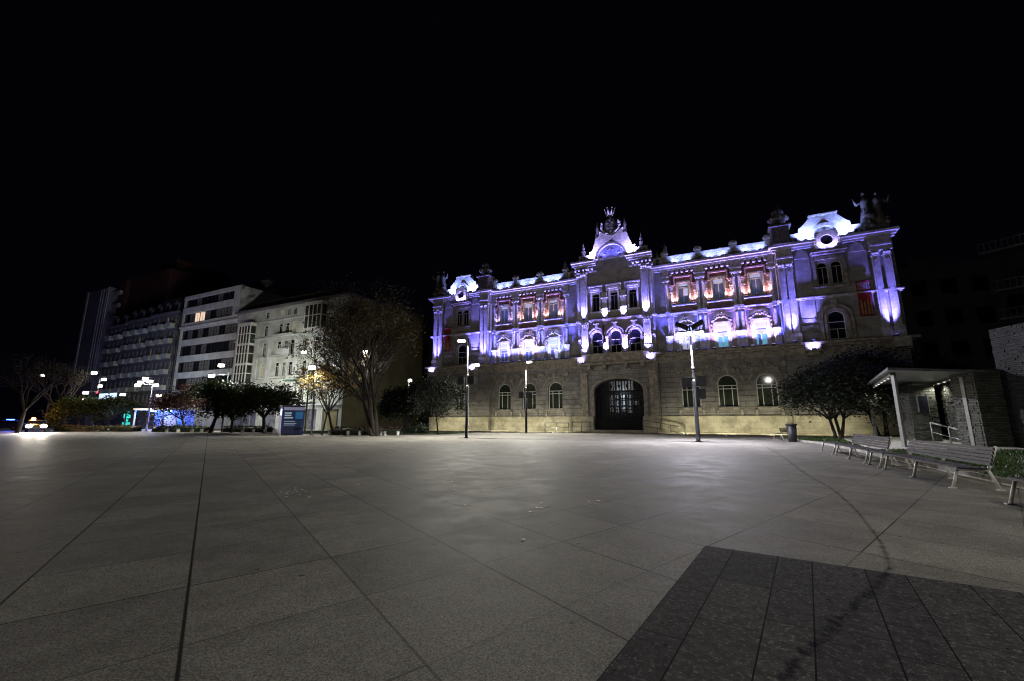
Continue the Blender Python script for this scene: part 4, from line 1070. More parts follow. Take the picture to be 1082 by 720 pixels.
for zf, (xa, xb) in [(11.3,(-19.3,-17.5)),(7.9,(-19.3,-17.5)),(7.9,(-15.8,-12.3)),(11.3,(-15.8,-10.9)),(4.1,(-15.8,-10.9)),(14.6,(-15.6,-10.9)),(11.3,(-9.4,-7.8)),(4.1,(-9.6,-5.4)),(7.9,(-9.4,-5.4))]:
    m = MB(); m.box(xa, xb, -.9, .02, zf-.16, zf); m.build('balcony', M['render_p'], o)
    g = MB(); n = int((xb-xa)/.14)
    for k in range(n+1): g.box(xa+.02+k*(xb-xa-.04)/n-.012, xa+.02+k*(xb-xa-.04)/n+.012, -.88, -.856, zf, zf+1.0)
    g.box(xa, xb, -.9, -.84, zf+1.0, zf+1.05); g.box(xa, xa+.04, -.9, 0, zf+1.0, zf+1.05); g.box(xb-.04, xb, -.9, 0, zf+1.0, zf+1.05)
    g.build('balcony_rail', M['iron'], kids(o)[-1])
# awning over a balcony and a white balcony screen
MB().prism([(-10.9,7.15),(-6.8,7.15),(-6.8,7.3),(-10.9,7.3)], -1.5, .0).build('awning', mat_rough('green awning', (.10,.2,.14), .8), o)
MB().box(-13.9, -10.95, -.96, -.92, 11.35, 12.25).build('balcony_screen', M['render_w'], o)
for x0, x1, z0, z1 in ((-23.9,-20.9,3.7,17.2),(-8.7+.7,-5.4+.9,14.6,18.9),):
    m = MB(); m.box(x0, x1, -1.0, 0, z0, z0+.25); m.box(x0, x1, -1.0, 0, z1-.25, z1)
    g = MB(); f = MB(); nz = max(2, int((z1-z0)/1.55)); nx = 4
    for k in range(nz+1): f.box(x0-.02, x1+.02, -1.04, .02, z0+.25+(z1-z0-.5)*k/nz-(.3 if k % 2 == 0 else .06), z0+.25+(z1-z0-.5)*k/nz+.06)
    for k in range(nx+1): f.box(x0+(x1-x0)*k/nx-.07, x0+(x1-x0)*k/nx+.07, -1.05, -.9, z0, z1)
    g.box(x0+.03, x1-.03, -.97, -.05, z0+.1, z1-.1)
    bw = f.build('bay_window', M['frame_w'], o); m.build('bay_slab', M['frame_w'], bw); g.build('pane', M['glass_g'], bw)
sh = MB()
for i in range(5): sh.box(sx[i]+.6, sx[i+1]-.6, .38, .42, .1, 3.0)
sh.build('shop_front', M['pane_c'], o)
for x0, x1 in ((-8.0,-7.2),(-5.2,-4.9),(-3.7,-1.2)):
    MB().box(x0, x1, .28, .36, .15, 2.9).build('shop_panel', M['render_y'], o)
# darker blocks beyond
def dark_block(x0, x1, h, mat, label, nfl, ncol, attic=0, pm=None, name='apartment_block'):
    e = tag(empty(name, lft(x0,0,0), AZ), label, 'building')
    wd = x1-x0; w = MB(); pitch = (h-4)/nfl; cw = wd/ncol
    w.face([(0,0,0),(wd,0,0),(wd,0,4),(0,0,4)])
    pr = list(sash(cw*.5, pitch*.6, 'rect', .08, (0.0,), ())) + [M['render_p'], M['glass_g']]
    for f in range(nfl):
        z = 4+pitch*f
        for c in range(ncol):
            cx = cw*(c+.5); cell(w, cw*c, cw*(c+1), z, z+pitch, 0, (cx-cw*.25, cx+cw*.25, z+pitch*.2, z+pitch*.8, 'rect'), .3)
            put_window(e, pr, cx, .2, z+pitch*.2, None, M['pane_dim'] if random.random() < .05 else (M['pane_c'] if random.random() < .3 else None))
    w.box(0.01, wd-.01, .35, 14, 0, h); w.build('wall', mat, e)
    MB().box(-.1, wd+.1, -.5, .1, h-.02, h+.3).build('cornice', M['render_d'], e)
    bl = MB()
    for f in range(1, nfl):
        z = 4+pitch*f
        for c in range(0, ncol, 2): MB().box(cw*c+.2, cw*(c+1)+cw*.3, -.8, .02, z, z+.9).build('balcony', pm or M['render_p'], e)
    if attic:
        MB().prism([(0,h+.3),(wd,h+.3),(wd-1.2,h+attic),(1.2,h+attic)], .4, 9).build('roof', M['roof'], e)
        for c in range(ncol//2):
            x = wd*(c+.5)/(ncol//2); d = MB(); d.box(x-.6, x+.6, .1, 2, h+.3, h+1.9); d.prism([(x-.75,h+1.9),(x+.75,h+1.9),(x,h+2.6)], 0, 2.2)
            dm = d.build('dormer', M['render_d'], e); MB().box(x-.4, x+.4, .06, .1, h+.5, h+1.7).build('pane', M['glass'], dm)
    return e
dark_block(-54.5, -45.0, 21.8, M['render_d'], 'dark grey block with balconies and gabled dormers beside the white block', 6, 6, 3.2)
dark_block(-64.5, -54.7, 21.6, M['render_d'], 'dark grey block with narrow bays, second from the white block', 6, 6, 2.2)
dark_block(-72.3, -64.7, 21.2, M['render_d'], 'dim block with pale balcony bands next to the brown tower', 6, 4, 2.5)
e = tag(empty('tower_block', lft(-93,0,0), AZ), 'tall dark brown tower with a pale blank end wall on its left', 'building')
w = MB(); w.box(11.4, 33, 4, 22, 0, 34.5); w.box(13, 16, 3.2, 4.01, 0, 34); w.box(24, 31, 6, 18, 34.5, 37.5); w.build('wall', M['brick_d'], e)
w = MB(); w.box(0, 11.4, 2, 20, 0, 32.6); w.build('end_wall', M['panel'], e)
w = MB()
for x in (7.6, 8.8, 10.2): w.box(x-.12, x+.12, 1.9, 2.001, 10, 32.4)
w.box(0, .8, 1.85, 2.001, 0, 32.6); w.box(10.9, 11.4, 1.85, 2.001, 0, 32.6); w.build('wall_rib', M['render_w'], e)
for k in range(7): MB().box(11.8, 15.0, 2.6, 3.2, 12+3.1*k, 12.9+3.1*k).build('balcony', M['render_p'], e)
MB().ball((9.5, 6, 33.5), .25).build('roof_lamp', mat_emit('roof lamp', (.8,.9,.8), 3), e)
e = tag(empty('low_block', lft(-101,0,0), AZ), 'low pale block with a roof pavilion left of the tower', 'building')
w = MB(); w.box(0, 7, 2, 14, 0, 15.5); w.box(1.5, 5, 3, 9, 15.5, 19); w.box(.8, 5.8, 2.4, 10, 19, 19.4); w.build('wall', M['render_d'], e)
for k in range(4): MB().box(.8+1.5*k, 1.8+1.5*k, 1.95, 2.05, 12.2, 13.8).build('window', M['glass'], e)
# gap building behind the city hall's left end, and one behind its right end
e = tag(empty('rear_block', (-16, 84, 0), AZ), 'plain dark block in the gap left of the town hall', 'building')
w = MB(); w.box(-6, 12, 0, 12, 0, 20.5); w.build('wall', M['render_d'], e)
for k in range(10): MB().box(-5+3.2*(k % 5), -3.6+3.2*(k % 5), -.06, .05, 8+6*(k//5), 10+6*(k//5)).build('window', M['glass'], e)
e = tag(empty('rear_block', (54, 52, 0), R(-20)), 'plain grey block rising behind the right end of the town hall', 'building')
w = MB(); w.box(-4, 6, 0, 10, 0, 21); w.box(-2, 2, 2, 8, 21, 22.5); w.build('wall', M['render_d'], e)
for k in range(9): MB().box(-3+3*(k % 3), -1.4+3*(k % 3), -.06, .05, 9+4*(k//3), 11+4*(k//3)).build('window', M['glass'], e)

# shop sign, teal sign, lit pavilion
def lit_sign(loc, w, h, dep, mat, label, name, cat, extra=None):
    e = tag(empty(name, loc, AZ), label, cat)
    MB().box(-w/2-.08, w/2+.08, 0, dep, -.08, h+.08).build('case', M['dark_metal'], e)
    MB().box(-w/2, w/2, -.03, 0.0, 0, h).build('face', mat, e)
    return e
p = at(113, 424, 78); lit_sign((p[0], 78, p[2]+.4), 6.5, 1.0, .4, mat_emit('white blue sign', (.6,.75,1.0), 1.3), 'white and blue lit shop sign over a bright shop window at left', 'shop_sign', 'sign')
e = tag(empty('shop_window', (p[0]-.5, 78.3, 2.2), AZ), 'bright broken-up shop window under the white and blue sign', 'shop window')
m = MB()
for k in range(6): m.box(-2.6+.95*k, -1.9+.95*k, -.05, 0, .3+random.uniform(0,.6), 1.6+random.uniform(0,.9))
m.build('pane', mat_emit('shop light', (.85,.95,1.0), 1.5), e); MB().box(-3.1, 3.3, 0.02, .3, 0, 3.4).build('frame', M['dark_metal'], e)
point('shop_lamp', (p[0], 76.5, 3.4), (.35,.4,1.0), 900, .3)
p = at(134, 442, 70)
e = tag(empty('pharmacy_sign', (p[0], 70, 0), AZ), 'teal lit cross-shaped sign between the shop sign and the blue-lit pavilion', 'sign')
teal = mat_emit('teal sign', (.05,.75,.6), .8)
MB().box(-.35,.35,-.08,.08,1.2,3.0).box(-.95,.95,-.075,.075,1.75,2.45).build('cross', teal, e); MB().tube((0,.1,0),(0,.1,3.2),.06).build('post', M['dark_metal'], e)
MB().box(-1.2,1.2,-.03,.03,.3,1.1).build('board', teal, e)
point('sign_lamp', (p[0], 69.3, 2), (.1,.8,.7), 60, .2)
# blue-lit glass pavilion
p = at(173, 452, 60)
e = tag(empty('glass_pavilion', (p[0], 60, 0), R(-8)), 'flat-roofed glass pavilion glowing blue inside behind the arching red tree', 'pavilion')
MB().box(-3.4,3.4,-1.6,1.6,2.75,3.0).build('roof', M['white_metal'], e); MB().box(-3.3,3.3,-1.5,1.5,0,.15).build('floor', M['white_metal'], e)
for x in (-3.2,-1.1,1.0,3.2): MB().box(x-.07,x+.07,-1.5,-1.36,.15,2.75).build('post', M['white_metal'], e)
MB().box(-3.2,3.2,1.38,1.44,.15,2.75).build('back_panel', M['render_w'], e); MB().box(1.4,3.1,-1.45,-1.4,.15,2.3).build('front_panel', M['render_w'], e)
MB().box(-.6,1.0,.2,.9,.15,1.2).box(-.7,1.1,.1,1.0,1.2,1.28).build('counter', M['dark_metal'], e)
for x in (-1.8, .3): MB().box(x-.5,x+.5,-.1,.1,2.6,2.7).build('lamp_tube', mat_emit('blue tube', (.15,.35,1.0), 40), e)
for x in (-1.8, .6, 2.2): point('lamp', (x,-.3 if x < 2 else -2.3,2.2), (.02,.10,1.0), 420 if x < 2 else 160, .2, e)
# red traffic signal
p = at(101, 416, 62)
e = tag(empty('traffic_light', (p[0]+.5, 61.8, 0)), 'traffic signal showing red beside the stepped-arm lamp post', 'traffic light')
MB().tube((0,0,0),(0,0,p[2]+.4),.06).build('pole', M['dark_metal'], e); MB().box(-.16,.16,-.14,.1,p[2]-.6,p[2]+.35).build('housing', M['dark_metal'], e)
MB().ball((0,-.15,p[2]+.15),.14,.06,.14).build('red_lamp', mat_emit('red signal', (1,.03,.05), 6), e)
for k in (1, 2): MB().ball((0,-.15,p[2]+.15-.3*k),.11,.05,.11).build('dark_lamp', M['glass'], e)

# kiosk with blue poster
kx, ky = gnd(307, 460)
e = tag(empty('info_kiosk', (kx, ky, 0), R(40)), 'dark blue illuminated poster kiosk standing on the far edge of the plaza', 'kiosk')
kb = mat_rough('dark blue kiosk panel', (.02,.03,.12), .3, .2, 2)
MB().box(-1.0,1.0,-.5,.5,.12,2.75).build('body', kb, e); MB().box(-1.08,1.08,-.58,.58,2.75,2.85).box(-.95,.95,-.45,.45,0,.12).build('frame', M['dark_metal'], e)
MB().box(-.9,.98,-.52,-.502,2.38,2.68).build('header', mat_emit('kiosk header', (.5,.5,.75), .25), e)
MB().box(-.9,.9,-.52,-.502,.75,2.3).build('poster', mat_emit('kiosk poster', (.02,.06,.2), .1), e)
MB().box(.15,.85,-.53,-.521,1.55,2.25).build('poster_photo', mat_emit('poster photo', (.03,.2,.5), .25), e)
m = MB()
for z in (2.05, 1.83, 1.6): m.box(-.8,-.15+.1*math.sin(z*9),-.53,-.521,z,z+.13)
for z in (1.3, 1.1, .95): m.box(-.8,.2*math.sin(z*7)+.1,-.53,-.521,z,z+.05)
m.build('print', mat_emit('poster print', (.5,.6,.75), .4), e)
MB().box(-1.02,-1.0,-.45,.45,.4,2.6).build('side_poster', mat_emit('side poster', (.1,.08,.4), .5), e)
MB().box(-1.04,-1.02,-.3,.1,1.9,2.5).build('side_light', mat_emit('side light', (.5,.7,1), 3), e)

# ------------------------------------------------------------------ vehicles at far left
def car(loc, rz, label, body_mat, beacon=None, lights=True, amber=False):
    e = tag(empty('parked_car', (loc[0], loc[1], 0), rz), label, 'car', 'cars at the left edge')
    b = MB()   # side profile in x-z extruded across y, x forward
    prof = [(-2.1,.35),(2.05,.35),(2.1,.7),(1.95,.85),(1.0,.98),(.45,1.42),(-1.1,1.45),(-1.75,1.0),(-2.1,.92)]
    b.prism(prof, -.82, .82); bo = b.build('body', body_mat, e)
    bv = bo.modifiers.new('bev', 'BEVEL'); bv.width = .08; bv.segments = 2
    w = MB(); w.prism([(.93,1.0),(.45,1.37),(-1.05,1.4),(-1.6,1.02)], -.835, .835); w.build('side_window', M['glass'], e)
    w = MB(); w.face([(1.02,-.7,.99),(1.02,.7,.99),(.5,.62,1.4),(.5,-.62,1.4)]); w.build('windscreen', M['glass'], e)
    for x in (-1.3, 1.3):
        for y in (-.78, .78):
            t = MB(); t.tube((x,y-.1,.33),(x,y+.1,.33),.33,.33,16); wh = t.build('wheel', M['dark_metal'], e)
            MB().tube((x,y-.11,.33),(x,y+.11,.33),.19,.19,12).build('rim', M['grey_metal'], wh)
    for y in (-.6, .6):
        MB().ball((2.06,y,.74),.09,.3,.2).build('headlight', mat_emit('headlight', (1,.95,.88), 60 if lights else .3), e)
        if lights: spot('headlight_lamp', (2.2,y,.68), (12,y*1.2,.35), (1,.93,.82), 12000, 70, .8, .1, e)
    if amber:
        am = MB(); am.lathe([(.2,0),(.2,.2),(.1,.28)], -.3, -.4, 1.44, 10); am.build('amber_beacon', mat_emit('amber beacon', (1,.35,.06), 40), e); point('amber_lamp', (-.3,-.4,1.95), (1,.4,.1), 700, .2, e)
    if beacon:
        br = MB(); br.box(-.5,-.2,-.55,.55,1.46,1.56); bb = br.build('beacon_bar', mat_emit('blue beacon', (.05,.15,1), 14), e)
        point('beacon', (-.35,0,1.8), (.05,.12,1), 1500, .2, e)
    return e
cp = at(38, 455, 54)
car((cp[0], 54), math.atan2(-54+4, -cp[0]-6), 'car with dazzling headlights and an amber roof light under the dark tree', mat_rough('dark grey car paint', (.04,.04,.045), .3, .03), amber=True)
cp = at(6, 452, 62)
car((cp[0], 62), R(200), 'patrol car with a blue light bar at the far left edge', mat_rough('dark blue car paint', (.03,.04,.15), .25, .03), True, False)

# ------------------------------------------------------------------ trees
def leaves(mb, c, n, size, spread, rnd):
    for _ in range(n if n >= 1 else int(rnd.random() < n)):
        p = Vector(c)+Vector((rnd.gauss(0,spread), rnd.gauss(0,spread), rnd.gauss(0,spread*.8)))
        a = Vector((rnd.uniform(-1,1), rnd.uniform(-1,1), rnd.uniform(-.6,.6))).normalized(); b = a.orthogonal().normalized()
        s = size*rnd.uniform(.6,1.4)
        mb.face([p-a*s*.5, p+b*s*.28, p+a*s*.5, p-b*s*.28])
def tree(loc, h, label, leafmat, seed=1, spread=.55, bare=0, trunk_h=.25, trunk_r=.16, leaf_n=10, leaf_s=.16, depth=5, lean=(0,0), up=.35, group=None, stems=1, name='tree', kids_n=3, squash=1.0, leafspread=.28):
    rnd = random.Random(seed)
    e = tag(empty(name, (loc[0], loc[1], loc[2] if len(loc) > 2 else 0)), label, 'tree', group)
    tr = MB(); lf = MB()
    def grow(p, d, L, r, k):
        n = 2 if k > 1 else 1; q = p
        for i in range(n):
            d2 = (d+Vector((rnd.gauss(0,.12), rnd.gauss(0,.12), rnd.gauss(0,.06)))).normalized()
            q2 = q+d2*(L/n); tr.tube(q, q2, r*(1-.25*i/n), r*(1-.25*(i+1)/n), 7 if r > .06 else (5 if r > .02 else 3), False); q = q2; d = d2
        if k >= depth-2 and leaf_n: leaves(lf, q, leaf_n, leaf_s, leafspread*(1 if k == depth else 1.3), rnd)
        if k >= depth: return
        m = kids_n if k > 0 else kids_n+2
        for j in range(m):
            az = 2*math.pi*(j+rnd.random()*.7)/m; tilt = spread*(1.0 if k == 0 else .9)*rnd.uniform(.6,1.3)
            o = d.orthogonal().normalized(); o = Matrix.Rotation(az, 3, d) @ o
            nd = (d*math.cos(tilt)+o*math.sin(tilt)+Vector((0,0,up*.4))).normalized(); nd.z *= squash; nd.normalize()
            st = q if j else q
            grow(st, nd, L*rnd.uniform(.62,.86), r*.58, k+1)
    for s_ in range(stems):
        d = Vector((lean[0]+(rnd.uniform(-.4,.4) if stems > 1 else 0), lean[1]+(rnd.uniform(-.3,.3) if stems > 1 else 0), 1)).normalized()
        grow(Vector((0,0,-.05)) if stems == 1 else Vector((rnd.uniform(-.4,.4), rnd.uniform(-.3,.3), -.05)), d, h*trunk_h, trunk_r, 0)
    tr.build('trunk', M['bark'], e)
    if lf.f: lf.build('crown', leafmat, e)
    return e
TG = 'trees along the far left edge'
tree(gnd(397,461), 17.0, 'tall spreading tree, almost bare, before the yellowish side wall', M['leaf_olive'], 3, .47, trunk_h=.2, trunk_r=.22, leaf_n=0.7, leaf_s=.2, depth=7, up=.42, group=TG, kids_n=3, stems=3, leafspread=.4)
tree((at(352,458,44)[0], 44), 7.6, 'yellow autumn tree lit by a lamp, left of the tall bare tree', M['leaf_autumn'], 5, .55, trunk_h=.3, trunk_r=.14, leaf_n=5, leaf_s=.22, depth=5, up=.3, group=TG, lean=(-.08,0))
tree((at(340,459,42)[0], 42), 4.2, 'small dark clipped tree on a straight trunk beside the kiosk', M['leaf_dark'], 8, .6, trunk_h=.5, trunk_r=.1, leaf_n=14, leaf_s=.16, depth=4, up=.2, group=TG, leafspread=.2)
tree((at(279,457,49.5)[0], 49.5), 5.8, 'round dense green tree left of the blue kiosk', M['leaf_green'], 11, .75, trunk_h=.3, trunk_r=.2, leaf_n=16, leaf_s=.26, depth=5, up=.1, group=TG, leafspread=.4)
tree((at(222,457,50.5)[0], 50.5), 7.4, 'large dark bushy tree behind the three-headed lamp post', M['leaf_dark'], 14, .62, trunk_h=.24, trunk_r=.22, leaf_n=14, leaf_s=.28, depth=5, up=.2, group=TG, leafspread=.45)
tree((at(244,457,50.5)[0], 50.5), 5.6, 'dark low tree right of the three-headed lamp post', M['leaf_dark'], 15, .7, trunk_h=.24, trunk_r=.16, leaf_n=12, leaf_s=.26, depth=5, up=.1, group=TG, leafspread=.42)
tree((at(197,456,55)[0], 55), 5.6, 'reddish arching tree right of the blue-lit pavilion', M['leaf_red'], 17, .8, trunk_h=.3, trunk_r=.16, leaf_n=9, leaf_s=.24, depth=5, up=.05, group=TG, lean=(-.25,0), leafspread=.38)
tree((at(84,455,60)[0], 60), 6.0, 'yellow-green bushy tree right of the dazzling headlights', M['leaf_green'], 19, .7, trunk_h=.25, trunk_r=.16, leaf_n=12, leaf_s=.28, depth=5, up=.15, group=TG, leafspread=.45)
tree((at(113,455,60)[0], 60), 5.2, 'small green tree before the bright shop window', M['leaf_green'], 20, .7, trunk_h=.28, trunk_r=.14, leaf_n=9, leaf_s=.28, depth=5, up=.15, group=TG, leafspread=.4)
tree((at(18,458,50)[0], 50), 9.0, 'dark leafless tree in front of the headlights, far left', M['leaf_dark'], 23, .5, trunk_h=.3, trunk_r=.24, leaf_n=0.4, leaf_s=.2, depth=5, up=.4, group=TG)
tree((at(60,458,62)[0], 62), 9.5, 'dark bare tree behind the dazzling headlights', M['leaf_dark'], 24, .5, trunk_h=.3, trunk_r=.22, leaf_n=0.4, leaf_s=.2, depth=5, up=.4, group=TG)
tree((at(432,458,50)[0], 50), 6.6, 'dense black-green tree left of the town hall', M['leaf_dark'], 26, .7, trunk_h=.26, trunk_r=.2, leaf_n=18, leaf_s=.26, depth=5, up=.15, group=TG, leafspread=.45)
tree((at(463,460,45)[0], 45), 5.2, 'small dark tree on a thin trunk before the left end of the town hall plinth', M['leaf_dark'], 27, .7, trunk_h=.36, trunk_r=.1, leaf_n=9, leaf_s=.22, depth=5, up=.15, group=TG, leafspread=.35)
RG = 'trees by the canopy'
tree((at(886,460,33.5)[0], 33.5), 8.2, 'wide black-green multi-stemmed tree before the right pavilion', M['leaf_dark'], 31, .66, trunk_h=.2, trunk_r=.13, leaf_n=4, leaf_s=.2, depth=6, up=.16, group=RG, stems=3, leafspread=.34)
tree((at(932,455,37.5)[0], 37.5), 9.5, 'tall dark evergreen behind the canopy, next to the right pavilion', M['leaf_dark'], 33, .6, trunk_h=.2, trunk_r=.18, leaf_n=6, leaf_s=.26, depth=6, up=.22, group=RG, stems=2, leafspread=.45)
tree((at(992,455,41)[0], 41), 10.0, 'dark evergreen behind the stone pillar of the canopy', M['leaf_dark'], 35, .65, trunk_h=.22, trunk_r=.2, leaf_n=14, leaf_s=.3, depth=5, up=.2, group=RG, stems=2, leafspread=.5)

# ------------------------------------------------------------------ hedges, planters, far-left verge
def hedge(pts, w, h, label, mat='hedge', seed=1, n=900):
    rnd = random.Random(seed); e = empty('hedge', (pts[0][0], pts[0][1], 0)); tag(e, label, 'hedge', 'low hedges at the plaza edge')
    core = MB(); lf = MB()
    for (x0,y0),(x1,y1) in zip(pts, pts[1:]):
        d = Vector((x1-x0, y1-y0, 0)); L = d.length; d.normalize(); nn = Vector((-d.y, d.x, 0)); o = Vector((x0-pts[0][0], y0-pts[0][1], 0))
        ns = max(2, int(L/.8)); ring = []
        for k in range(ns+1):
            hh = h*rnd.uniform(.72,.95)
            ring.append([o+d*L*k/ns+nn*a*w*.42+Vector((0,0,z)) for a, z in ((-1,0),(-1,hh*.8),(-.6,hh),(.6,hh),(1,hh*.8),(1,0))])
        for k in range(ns):
            for q in range(5): core.face([ring[k][q], ring[k][q+1], ring[k+1][q+1], ring[k+1][q]])
        for _ in range(int(n*L/10)):
            p = o+d*rnd.uniform(0,L)+nn*rnd.uniform(-.55,.55)*w+Vector((0,0,rnd.uniform(.1,1.05)*h))
            a = Vector((rnd.uniform(-1,1),rnd.uniform(-1,1),rnd.uniform(-1,1))).normalized(); b_ = a.orthogonal(); s_ = rnd.uniform(.08,.2)
            lf.face([p-a*s_, p+b_*s_*.5, p+a*s_, p-b_*s_*.5])
    core.build('stems', M['hedge'], e); lf.build('foliage', M[mat], e)
A = lambda x, D: (at(x, 455, D)[0], D)
hedge([A(62,56.5), A(145,55.5)], 1.4, .75, 'low dark hedge strip before the green trees at left', 'leaf_brown', 41)
hedge([A(165,55), A(220,54.5)], 1.4, .7, 'low hedge strip below the blue-lit pavilion and red tree', 'leaf_dark', 42)
hedge([A(238,54), A(285,53)], 1.4, .7, 'low hedge strip between the three-headed lamp and the kiosk', 'leaf_dark', 43)
hedge([A(352,43.5), A(425,43.5)], 1.6, .75, 'reddish low hedge around the foot of the tall bare tree', 'leaf_red', 44)
hedge([A(430,47), A(452,47)], 1.6, 1.0, 'dark shrub bank left of the town hall', 'leaf_dark', 45)
M['grass'] = leaf_mat('grass blades', (0.03, 0.06, 0.012), (0.07, 0.12, 0.03))
M['soil'] = mat_rough('turf ground', (0.045, 0.07, 0.02), .9, .4, 6, .5, 40)
M['kerb'] = mat_rough('kerb stone', (0.36, 0.35, 0.32), .7, .2, 3, .2, 30)
M['pale_pave'] = mat_rough('pale paving', (0.45, 0.44, 0.40), .6, .15, 3, .1, 40)
def on_path(x, y):
    q = [(16.9,20.8),(24.6,20.3),(33.4,35.7),(26.8,36.8)]; r = [(q[(i+1)%4][0]-q[i][0])*(y-q[i][1])-(q[(i+1)%4][1]-q[i][1])*(x-q[i][0]) for i in range(4)]
    return all(v > 0 for v in r) or all(v < 0 for v in r)
def lawn(name, pts, n, seed):
    mb = MB(); mb.face([(x,y,.06) for x, y in pts]); tag(mb.build(name, M['soil']), kind='structure')
    rnd = random.Random(seed); g = MB()
    xs = [p[0] for p in pts]; ys = [p[1] for p in pts]
    def inside(x, y):
        c = False; j = len(pts)-1
        for i in range(len(pts)):
            if (pts[i][1] > y) != (pts[j][1] > y) and x < (pts[j][0]-pts[i][0])*(y-pts[i][1])/(pts[j][1]-pts[i][1])+pts[i][0]: c = not c
            j = i
        return c
    k = 0
    while k < n:
        x = rnd.uniform(min(xs), max(xs)); y = rnd.uniform(min(ys), max(ys))
        if not inside(x, y) or on_path(x, y): continue
        a = rnd.uniform(0, 6.28); s_ = rnd.uniform(.02,.045); h_ = rnd.uniform(.05,.13)
        g.face([(x-s_*math.cos(a),y-s_*math.sin(a),.06),(x+s_*math.cos(a),y+s_*math.sin(a),.06),(x+rnd.uniform(-.05,.05),y+rnd.uniform(-.05,.05),.06+h_)]); k += 1
    tag(g.build('grass', M['grass']), kind='stuff')
# right lawn behind the benches, up to the canopy
bd = Vector((.415, .910, 0)); bn = Vector((-.910, .415, 0)); B0 = Vector((10.05, 9.35, 0))
def bp(t, off=0, z=0): return B0+bd*t-bn*off+Vector((0,0,z))
q = [bp(-4,.75), bp(0,.75), bp(6,.8), bp(11,.9), bp(15,1.0)]
kline = [tuple(v[:2]) for v in q] + [(18.8,26.5),(19.4,29.5),(20.3,32.0)]
lawn('lawn', kline + [(24,36),(34,40),(34,8),(9.0,4.5)][0:3] + [(24.0,4.0)], 26000, 51)
kb_ = MB()
for (x0,y0),(x1,y1) in zip(kline, kline[1:]):
    d = Vector((x1-x0,y1-y0,0)).normalized(); nn = Vector((-d.y,d.x,0))*.09
    kb_.slab([(x0-nn.x,y0-nn.y),(x1-nn.x,y1-nn.y),(x1+nn.x,y1+nn.y),(x0+nn.x,y0+nn.y)], 0, .13)
tag(kb_.build('kerb', M['kerb']), kind='structure')
mb = MB(); mb.slab([(17.2,21.0),(24.4,20.6),(33,35.5),(27.0,36.5)], .05, .10); tag(mb.build('path', M['pale_pave']), kind='structure')
lawn('lawn', [A(300,50), A(440,44), A(475,46), A(500,52), A(440,56), A(330,56)], 4000, 52)

# ------------------------------------------------------------------ bench row
def bench(t0, t1, label, back=True, name='park_bench'):
    e = tag(empty(name, bp(t0), math.atan2(bd.y, bd.x)), label, 'bench', 'benches curving along the lawn')
    L = t1-t0   # local x along, +y towards the plaza (bn is left of bd)
    s = MB()
    for k in range(6): s.box(0, L, .06+.082*k, .06+.082*k+.07, .42, .455)
    s.build('seat', M['wood'], e)
    if back:
        b_ = MB()
        for k in range(5): b_.prism([(0, .50+.078*k), (L, .50+.078*k), (L, .568+.078*k), (0, .568+.078*k)], -.03-.022*k, .0-.022*k)
        b_.build('backrest', M['wood'], e)
    n = 2 if L < 2.8 else 3
    for k in range(n):
        x = .12+(L-.24)*k/(n-1); f = MB()
        f.path([(x,.62,0),(x,.5,.4),(x,.02,.4)], .03, 8)
        f.path([(x,-.14,.0),(x,.0,.4)], .03, 8)
        if back: f.path([(x,-.0,.4),(x,-.05,.52),(x,-.19,.9)], .03, 8)
        f.box(x-.05,x+.05,.56,.68,0,.02); f.box(x-.05,x+.05,-.2,-.08,0,.02)
        f.build('leg_frame', M['white_metal'], e)
    return e
bench(-4.4, -1.75, 'backless bench at the right edge of the photo, end of the bench row', False)
bench(0, 4.3, 'nearest slatted bench with a backrest and white metal frame')
bench(4.5, 5.75, 'short backless bench between the two benches with backrests', False)
bench(5.9, 10.0, 'farther slatted bench with a backrest, before the canopy posts')
bench(10.2, 12.6, 'backless bench at the far end of the bench row', False)
# bench and bin near the town hall
bx, by = gnd(829, 464)
e = tag(empty('park_bench', (bx, by, 0), R(40)), 'small far bench beside the litter bin', 'bench', 'benches on the plaza')
s = MB()
for k in range(5): s.box(-.9,.9,.02+.09*k,.09+.09*k,.42,.455)
s.build('seat', M['wood'], e); s = MB()
for k in range(4): s.box(-.9,.9,-.05,-.02,.52+.09*k,.59+.09*k)
s.build('backrest', M['wood'], e)
for x in (-.7,.7): MB().path([(x,.5,0),(x,.42,.42),(x,-.03,.42)],.03,6).path([(x,-.15,0),(x,-.03,.42),(x,-.06,.9)],.03,6).build('leg_frame', M['white_metal'], e)
bx, by = gnd(838, 467)
e = tag(empty('litter_bin', (bx, by, 0)), 'dark cylindrical litter bin with a flared rim on the right of the plaza', 'litter bin')
MB().lathe([(.24,0),(.26,.05),(.29,1.05)], n=18).build('body', M['mast_low'], e); MB().lathe([(.29,1.05),(.36,1.12),(.36,1.2),(.2,1.22)], n=18).build('rim', M['dark_metal'], e)
# stone bench seats along the far-left edge
for i, (px, D, w, lab) in enumerate(((208,52.5,1.5,'pale low bench left of the three-headed lamp post'),(182,53,1.8,'low bench below the blue-lit pavilion'),(262,51,1.6,'low bench between the lamp post and the kiosk'),(285,49.5,1.3,'low bench close to the kiosk'),(358,42.2,2.2,'low bench in front of the autumn tree'),(392,42.2,2.6,'low bench before the tall bare tree'),(414,42,1.5,'pale-legged bench right of the tall bare tree'))):
    x, y = A(px, D)
    e = tag(empty('low_bench', (x, y, 0), R(-6)), lab, 'bench', 'low benches at the far left edge')
    s = MB()
    for k in range(4): s.box(-w/2, w/2, -.24+.12*k, -.14+.12*k, .42, .47)
    s.build('seat', M['wood'], e)
    for d in (-1, 1): MB().box(d*w*.42-.05, d*w*.42+.05, -.22, .2, 0, .42).build('leg', M['white_metal'], e)

